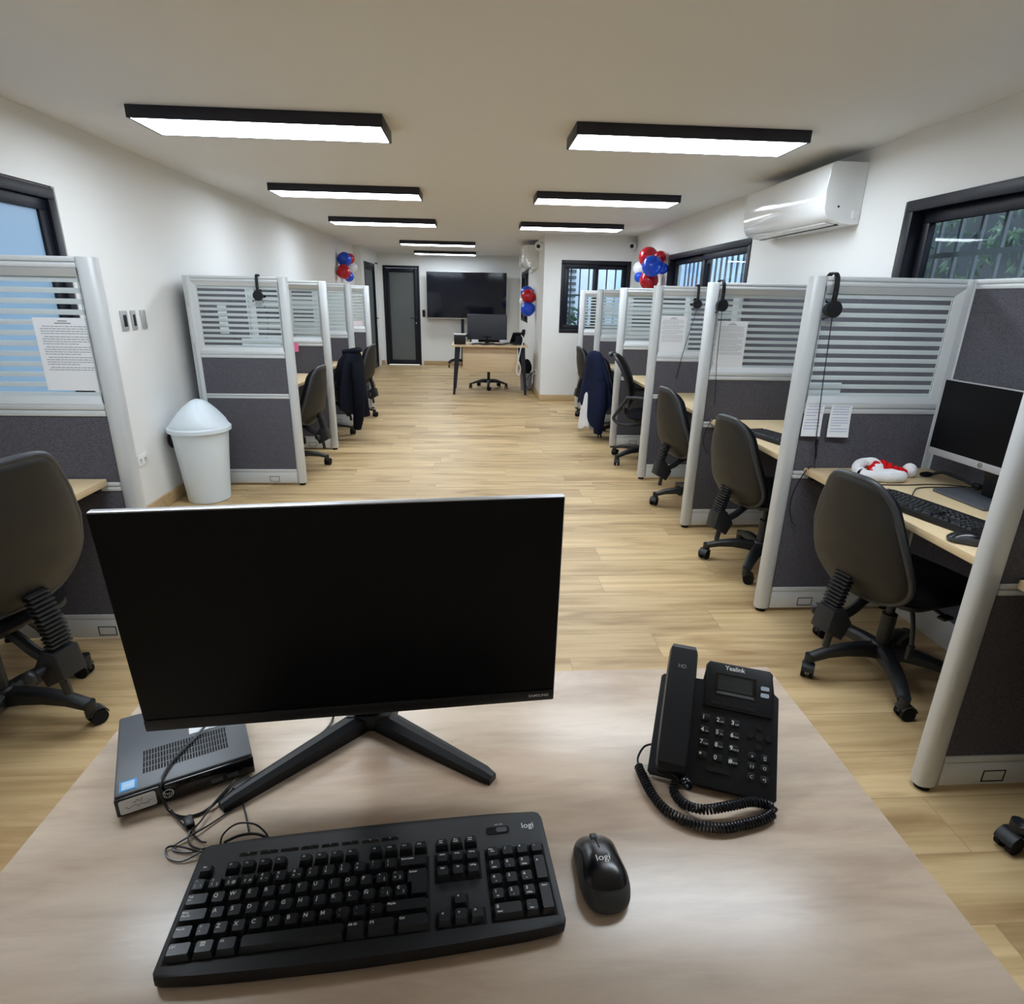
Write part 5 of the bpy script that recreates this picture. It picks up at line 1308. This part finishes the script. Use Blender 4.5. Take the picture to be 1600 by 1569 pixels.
# ------------------------------------------------------------------ television and far desk
tv = thing('television', 'big black flat television on a wheeled stand before the far wall', 'television', (-0.165, 12.9, 0))
MB().bx(-0.815, 0.815, -0.02, 0.03, 0.962, 1.875, 0.006).build('housing', M_SILVER, tv)
MB().bx(-0.808, 0.808, -0.024, -0.018, 0.985, 1.868).build('screen', M_TVSCREEN, tv, smooth=False)
for s in (-1, 1): MB().bx(s * 0.09 - 0.03, s * 0.09 + 0.03, 0.03, 0.08, 0.12, 1.5, 0.004).build('stand_column', M_BLACKMETAL, tv)
MB().bx(-0.22, 0.22, -0.17, 0.06, 0.62, 0.64, 0.004).build('stand_shelf', M_BLACKMETAL, tv)
MB().box((0.05, -0.06, 0.655), (0.2, 0.12, 0.03), 0.004).build('media_box', M_PLASTIC, tv)
for s in (-1, 1):
    f = MB().tube([(s * 0.10, 0.055, 0.11), (s * 0.22, -0.08, 0.15), (s * 0.34, -0.22, 0.13), (s * 0.37, -0.25, 0.085)], 0.028, 10, 4).build('stand_foot', M_BLACKMETAL, tv)
    for yy, xx in ((-0.25, s * 0.37), (0.055, s * 0.10)):
        MB().cyl((xx - 0.012, yy, 0.032), (xx + 0.012, yy, 0.032), 0.032, n=18).build('wheel', M_RUBBER, f)
MB().bx(-0.13, 0.13, 0.03, 0.08, 0.09, 0.14).build('stand_crossbar', M_BLACKMETAL, tv)
FZ = 0.725
fm = thing('computer_monitor', 'wide dark monitor seen from behind on the far desk', 'monitor', (0.185, 9.38, FZ))
MB().box((0, 0, 0.245), (0.60, 0.04, 0.37), 0.006).build('casing', mat('monitor_back', (0.030, 0.033, 0.045), 0.5), fm)
MB().bar((0, 0.03, 0.2), (0, 0.04, 0.01), 0.06, 0.025).prism(rrect(-0.12, 0.12, -0.08, 0.10, 0.02), 0.012, 0.002).build('stand', M_PLASTIC, fm)
MB().bx(-0.06, 0.06, -0.021, -0.019, 0.10, 0.115).bx(-0.01, 0.01, -0.021, -0.019, 0.06, 0.10).build('cable_guide', M_RUBBER, fm)
og = thing('desk_organizer', 'dark box organizer with pale rim at the left end of the far desk', 'desk organizer', (-0.225, 9.28, FZ))
MB().bx(-0.085, 0.085, -0.10, 0.10, 0, 0.135, 0.003).build('box', M_PLASTIC, og)
MB().bx(-0.095, 0.095, -0.11, 0.11, 0.135, 0.15, 0.002).build('lid', M_SILVER, og)
o = MB().box((0, 0, 0.035), (0.10, 0.06, 0.07), 0.004).build('small_box', M_WHITEPL); o.location = (0.0, 9.24, FZ); tag(o, 'small white box in front of the dark monitor on the far desk, left one', 'box', 'small boxes on the far desk')
o = MB().box((0, 0, 0.035), (0.10, 0.06, 0.07), 0.004).build('small_box', M_SILVER); o.location = (0.42, 9.26, FZ); tag(o, 'small pale box at the right of the dark monitor on the far desk', 'box', 'small boxes on the far desk')
fp = thing('desk_phone', 'black phone seen from behind at the right end of the far desk', 'telephone', (0.65, 9.34, FZ), H(-160))
MB().prism([(-0.10, -0.10), (0.10, -0.10), (0.10, 0.11), (-0.10, 0.11)], 0.022, 0.004, TR(0, -0.01, 0.085) @ RX(50)).build('body', M_PHONE, fp)
MB().prism([(-0.09, -0.06), (0.09, -0.06), (0.08, 0.07), (-0.08, 0.07)], 0.03, 0.004).bar((0, 0.03, 0.02), (0, 0.045, 0.13), 0.12, 0.01).build('stand', M_PHONE, fp)
MB().box((0, 0, 0), (0.05, 0.22, 0.035), 0.012, RX(50)).build('handset', M_PHONE, fp, TR(-0.07, 0.0, 0.135))
o = MB().tube([(0.70, 9.30, FZ + 0.14), (0.72, 9.20, FZ + 0.10), (0.70, 9.06, FZ + 0.03), (0.67, 9.03, FZ - 0.06), (0.64, 9.03, 0.50), (0.62, 9.035, 0.36), (0.66, 9.035, 0.30), (0.68, 9.035, 0.40), (0.65, 9.035, 0.50)], 0.008, 8, 6).build('white_cable', M_WHITEPL); tag(o, 'white cable hanging down the right end of the far desk', 'cable')
o = MB().tube([(-0.05, 9.13, FZ + 0.0125), (0.06, 9.16, FZ + 0.02), (0.14, 9.10, FZ + 0.0125), (0.25, 9.15, FZ + 0.018), (0.38, 9.11, FZ + 0.0125), (0.50, 9.17, FZ + 0.03), (0.58, 9.20, FZ + 0.03), (0.70, 9.14, FZ + 0.0125)], 0.011, 8, 5).build('cable_tangle', M_CORD); tag(o, 'black tangled cables along the edge of the far desk', 'cable')
wb = thing('waste_bin', 'grey waste bin with a black bag bulging out beside the far desk leg', 'waste bin', (0.815, 9.62, 0))
MB().lathe([(0.075, 0), (0.08, 0.004), (0.10, 0.27), (0.096, 0.27), (0.072, 0.01)], 28).build('bin_body', M_BINGREY, wb)
mb = MB(); mb.sphere((-0.01, -0.02, 0.36), 0.11, (0.85, 0.85, 1.15), 20)
for v in mb.bm.verts: v.co += Vector((rr.uniform(-1, 1), rr.uniform(-1, 1), rr.uniform(-1, 1))) * 0.008
mb.build('bin_bag', M_RUBBER, wb, ang=60)
o = MB().tube([(0.92, 9.25, 0.33), (0.88, 9.27, 0.31), (0.80, 9.35, 0.20), (0.80, 9.42, 0.10), (0.86, 9.40, 0.03), (0.90, 9.30, 0.12), (0.905, 9.26, 0.28)], 0.006, 7, 6).build('floor_cable', M_CORD); tag(o, 'black power cord plugged in low on the alcove wall', 'cable')

# ------------------------------------------------------------------ outside the windows
def grille(name_label, M, w, h, n, cross):
    t = thing('window_grille', name_label, 'window grille', group='security grilles outside the windows'); t.matrix_world = M
    for k in range(n):
        x = 0.04 + (w - 0.08) * k / (n - 1); MB().bx(x - 0.008, x + 0.008, 0.0, 0.016, 0, h).build('vertical_bar', M_BARS, t, smooth=False)
    for z in cross: MB().bx(0, w, -0.006, 0.001, z - 0.012, z + 0.012).build('cross_bar', M_BARS, t, smooth=False)
grille('grey security grille in front of the leaves, nearest right window', MW((XR + T + 0.03, W2[1], W2[2] - 0.02), (0, -1), (1, 0)), 1.64, 1.02, 13, (0.12, 0.74, 0.92))
grille('dark security grille outside the middle right window', MW((XR + T + 0.03, W3[1], W3[2] - 0.02), (0, -1), (1, 0)), 2.1, 0.98, 17, (0.1, 0.88))
grille('security grille outside the step wall window', MW((W4[0], YS + T + 0.03, W4[2] - 0.02), (1, 0), (0, 1)), 0.95, 0.98, 8, (0.1, 0.52, 0.88))
gr = struct(MB().bx(-6, 8, -3, 22, -0.25, -0.15).build('ground', M_OUTWALL, smooth=False))
hw = thing('boundary_wall', 'dark wall overgrown with leaves outside the nearest right window', 'wall', (3.5, 1.7, -0.15))
MB().bx(0, 0.12, -2.6, 4.2, 0, 2.5).build('wall_slab', M_DARKSLAT, hw, smooth=False)
rnd = random.Random(21); mb = MB()
for k in range(1500):
    y = rnd.uniform(2.2, 5.6); z = rnd.uniform(1.0, 2.45); x = 3.48 - rnd.uniform(0.0, 0.25)
    R3 = Matrix.Rotation(rnd.uniform(0, 6.28), 4, 'X') @ Matrix.Rotation(rnd.uniform(-0.9, 0.9), 4, 'Z'); l = rnd.uniform(0.025, 0.06); w_ = l * rnd.uniform(0.3, 0.5)
    pts = [(0, -l, 0), (0.006, 0, w_), (0, l, 0), (0.006, 0, -w_), (0, 0, 0)]
    mb.faces([TR(x, y, z) @ (R3 @ Vector(p)) for p in pts], [(0, 4, 1), (1, 4, 2), (2, 4, 3), (3, 4, 0)])
lv = mb.build('climbing_leaves', M_LEAF); lv['kind'] = 'stuff'; tag(lv, 'climbing green leaves outside the nearest right window', 'leaves')
fl = thing('flower', 'purple blue flower among the leaves outside the nearest right window', 'flower', (3.20, 4.49, 1.985))
mb = MB()
for k in range(5):
    a = 2 * PI * k / 5; mb.sphere((0, 0.028 * math.cos(a), 0.028 * math.sin(a)), 0.026, (0.2, 1, 1), 12)
mb.build('petals', M_PETAL, fl)
MB().tube([(0.0, 0, 0), (0.06, -0.02, -0.03), (0.2, -0.05, -0.06)], 0.003, 6, 4).build('stem', M_LEAF, fl)
fe = thing('metal_fence', 'pale blue ribbed fence outside the middle right window', 'fence', (4.3, 10.2, -0.15))
mb = MB()
for k in range(38): mb.bx(0, 0.03, -3.6 + k * 0.19, -3.6 + k * 0.19 + 0.145, 0, 2.55)
mb.build('fence_sheet', M_FENCE, fe, smooth=False)
MB().bx(0.03, 0.07, -3.6, 3.6, 0.5, 0.6).bx(0.03, 0.07, -3.6, 3.6, 2.1, 2.2).build('fence_rail', M_DARKSLAT, fe, smooth=False)
nb = thing('neighbour_building', 'pale building with dark louvres beyond the step wall window', 'building', (2.4, 14.0, -0.15))
MB().bx(-1.2, 3.4, 0, 3, 0, 5.5).build('wall', M_OUTWALL, nb, smooth=False)
mb = MB()
for k in range(26): mb.bx(-0.42, -0.16, -0.06, 0.0, 0.8 + k * 0.13, 0.86 + k * 0.13)
mb.build('louvre', M_DARKSLAT, nb, smooth=False)
MB().bx(0.75, 1.05, -0.02, 0.0, 1.2, 3.4).build('window', M_FENCE, nb, smooth=False)
hb = MB()
for k in range(500):
    x = rnd.uniform(1.35, 1.9); y = rnd.uniform(10.2, 10.7); z = rnd.uniform(-0.1, 1.25)
    R3 = Matrix.Rotation(rnd.uniform(0, 6.28), 4, 'X') @ Matrix.Rotation(rnd.uniform(0, 6.28), 4, 'Z'); l = rnd.uniform(0.05, 0.09)
    hb.faces([TR(x, y, z) @ (R3 @ Vector(p)) for p in ((0, -l, 0), (0.004, 0, l * 0.4), (0, l, 0), (0.004, 0, -l * 0.4))], [(0, 1, 2, 3)])
sh = hb.build('shrub_foliage', M_LEAF); sh['kind'] = 'stuff'; tag(sh, 'green shrub outside behind the last right partition glass', 'shrub')
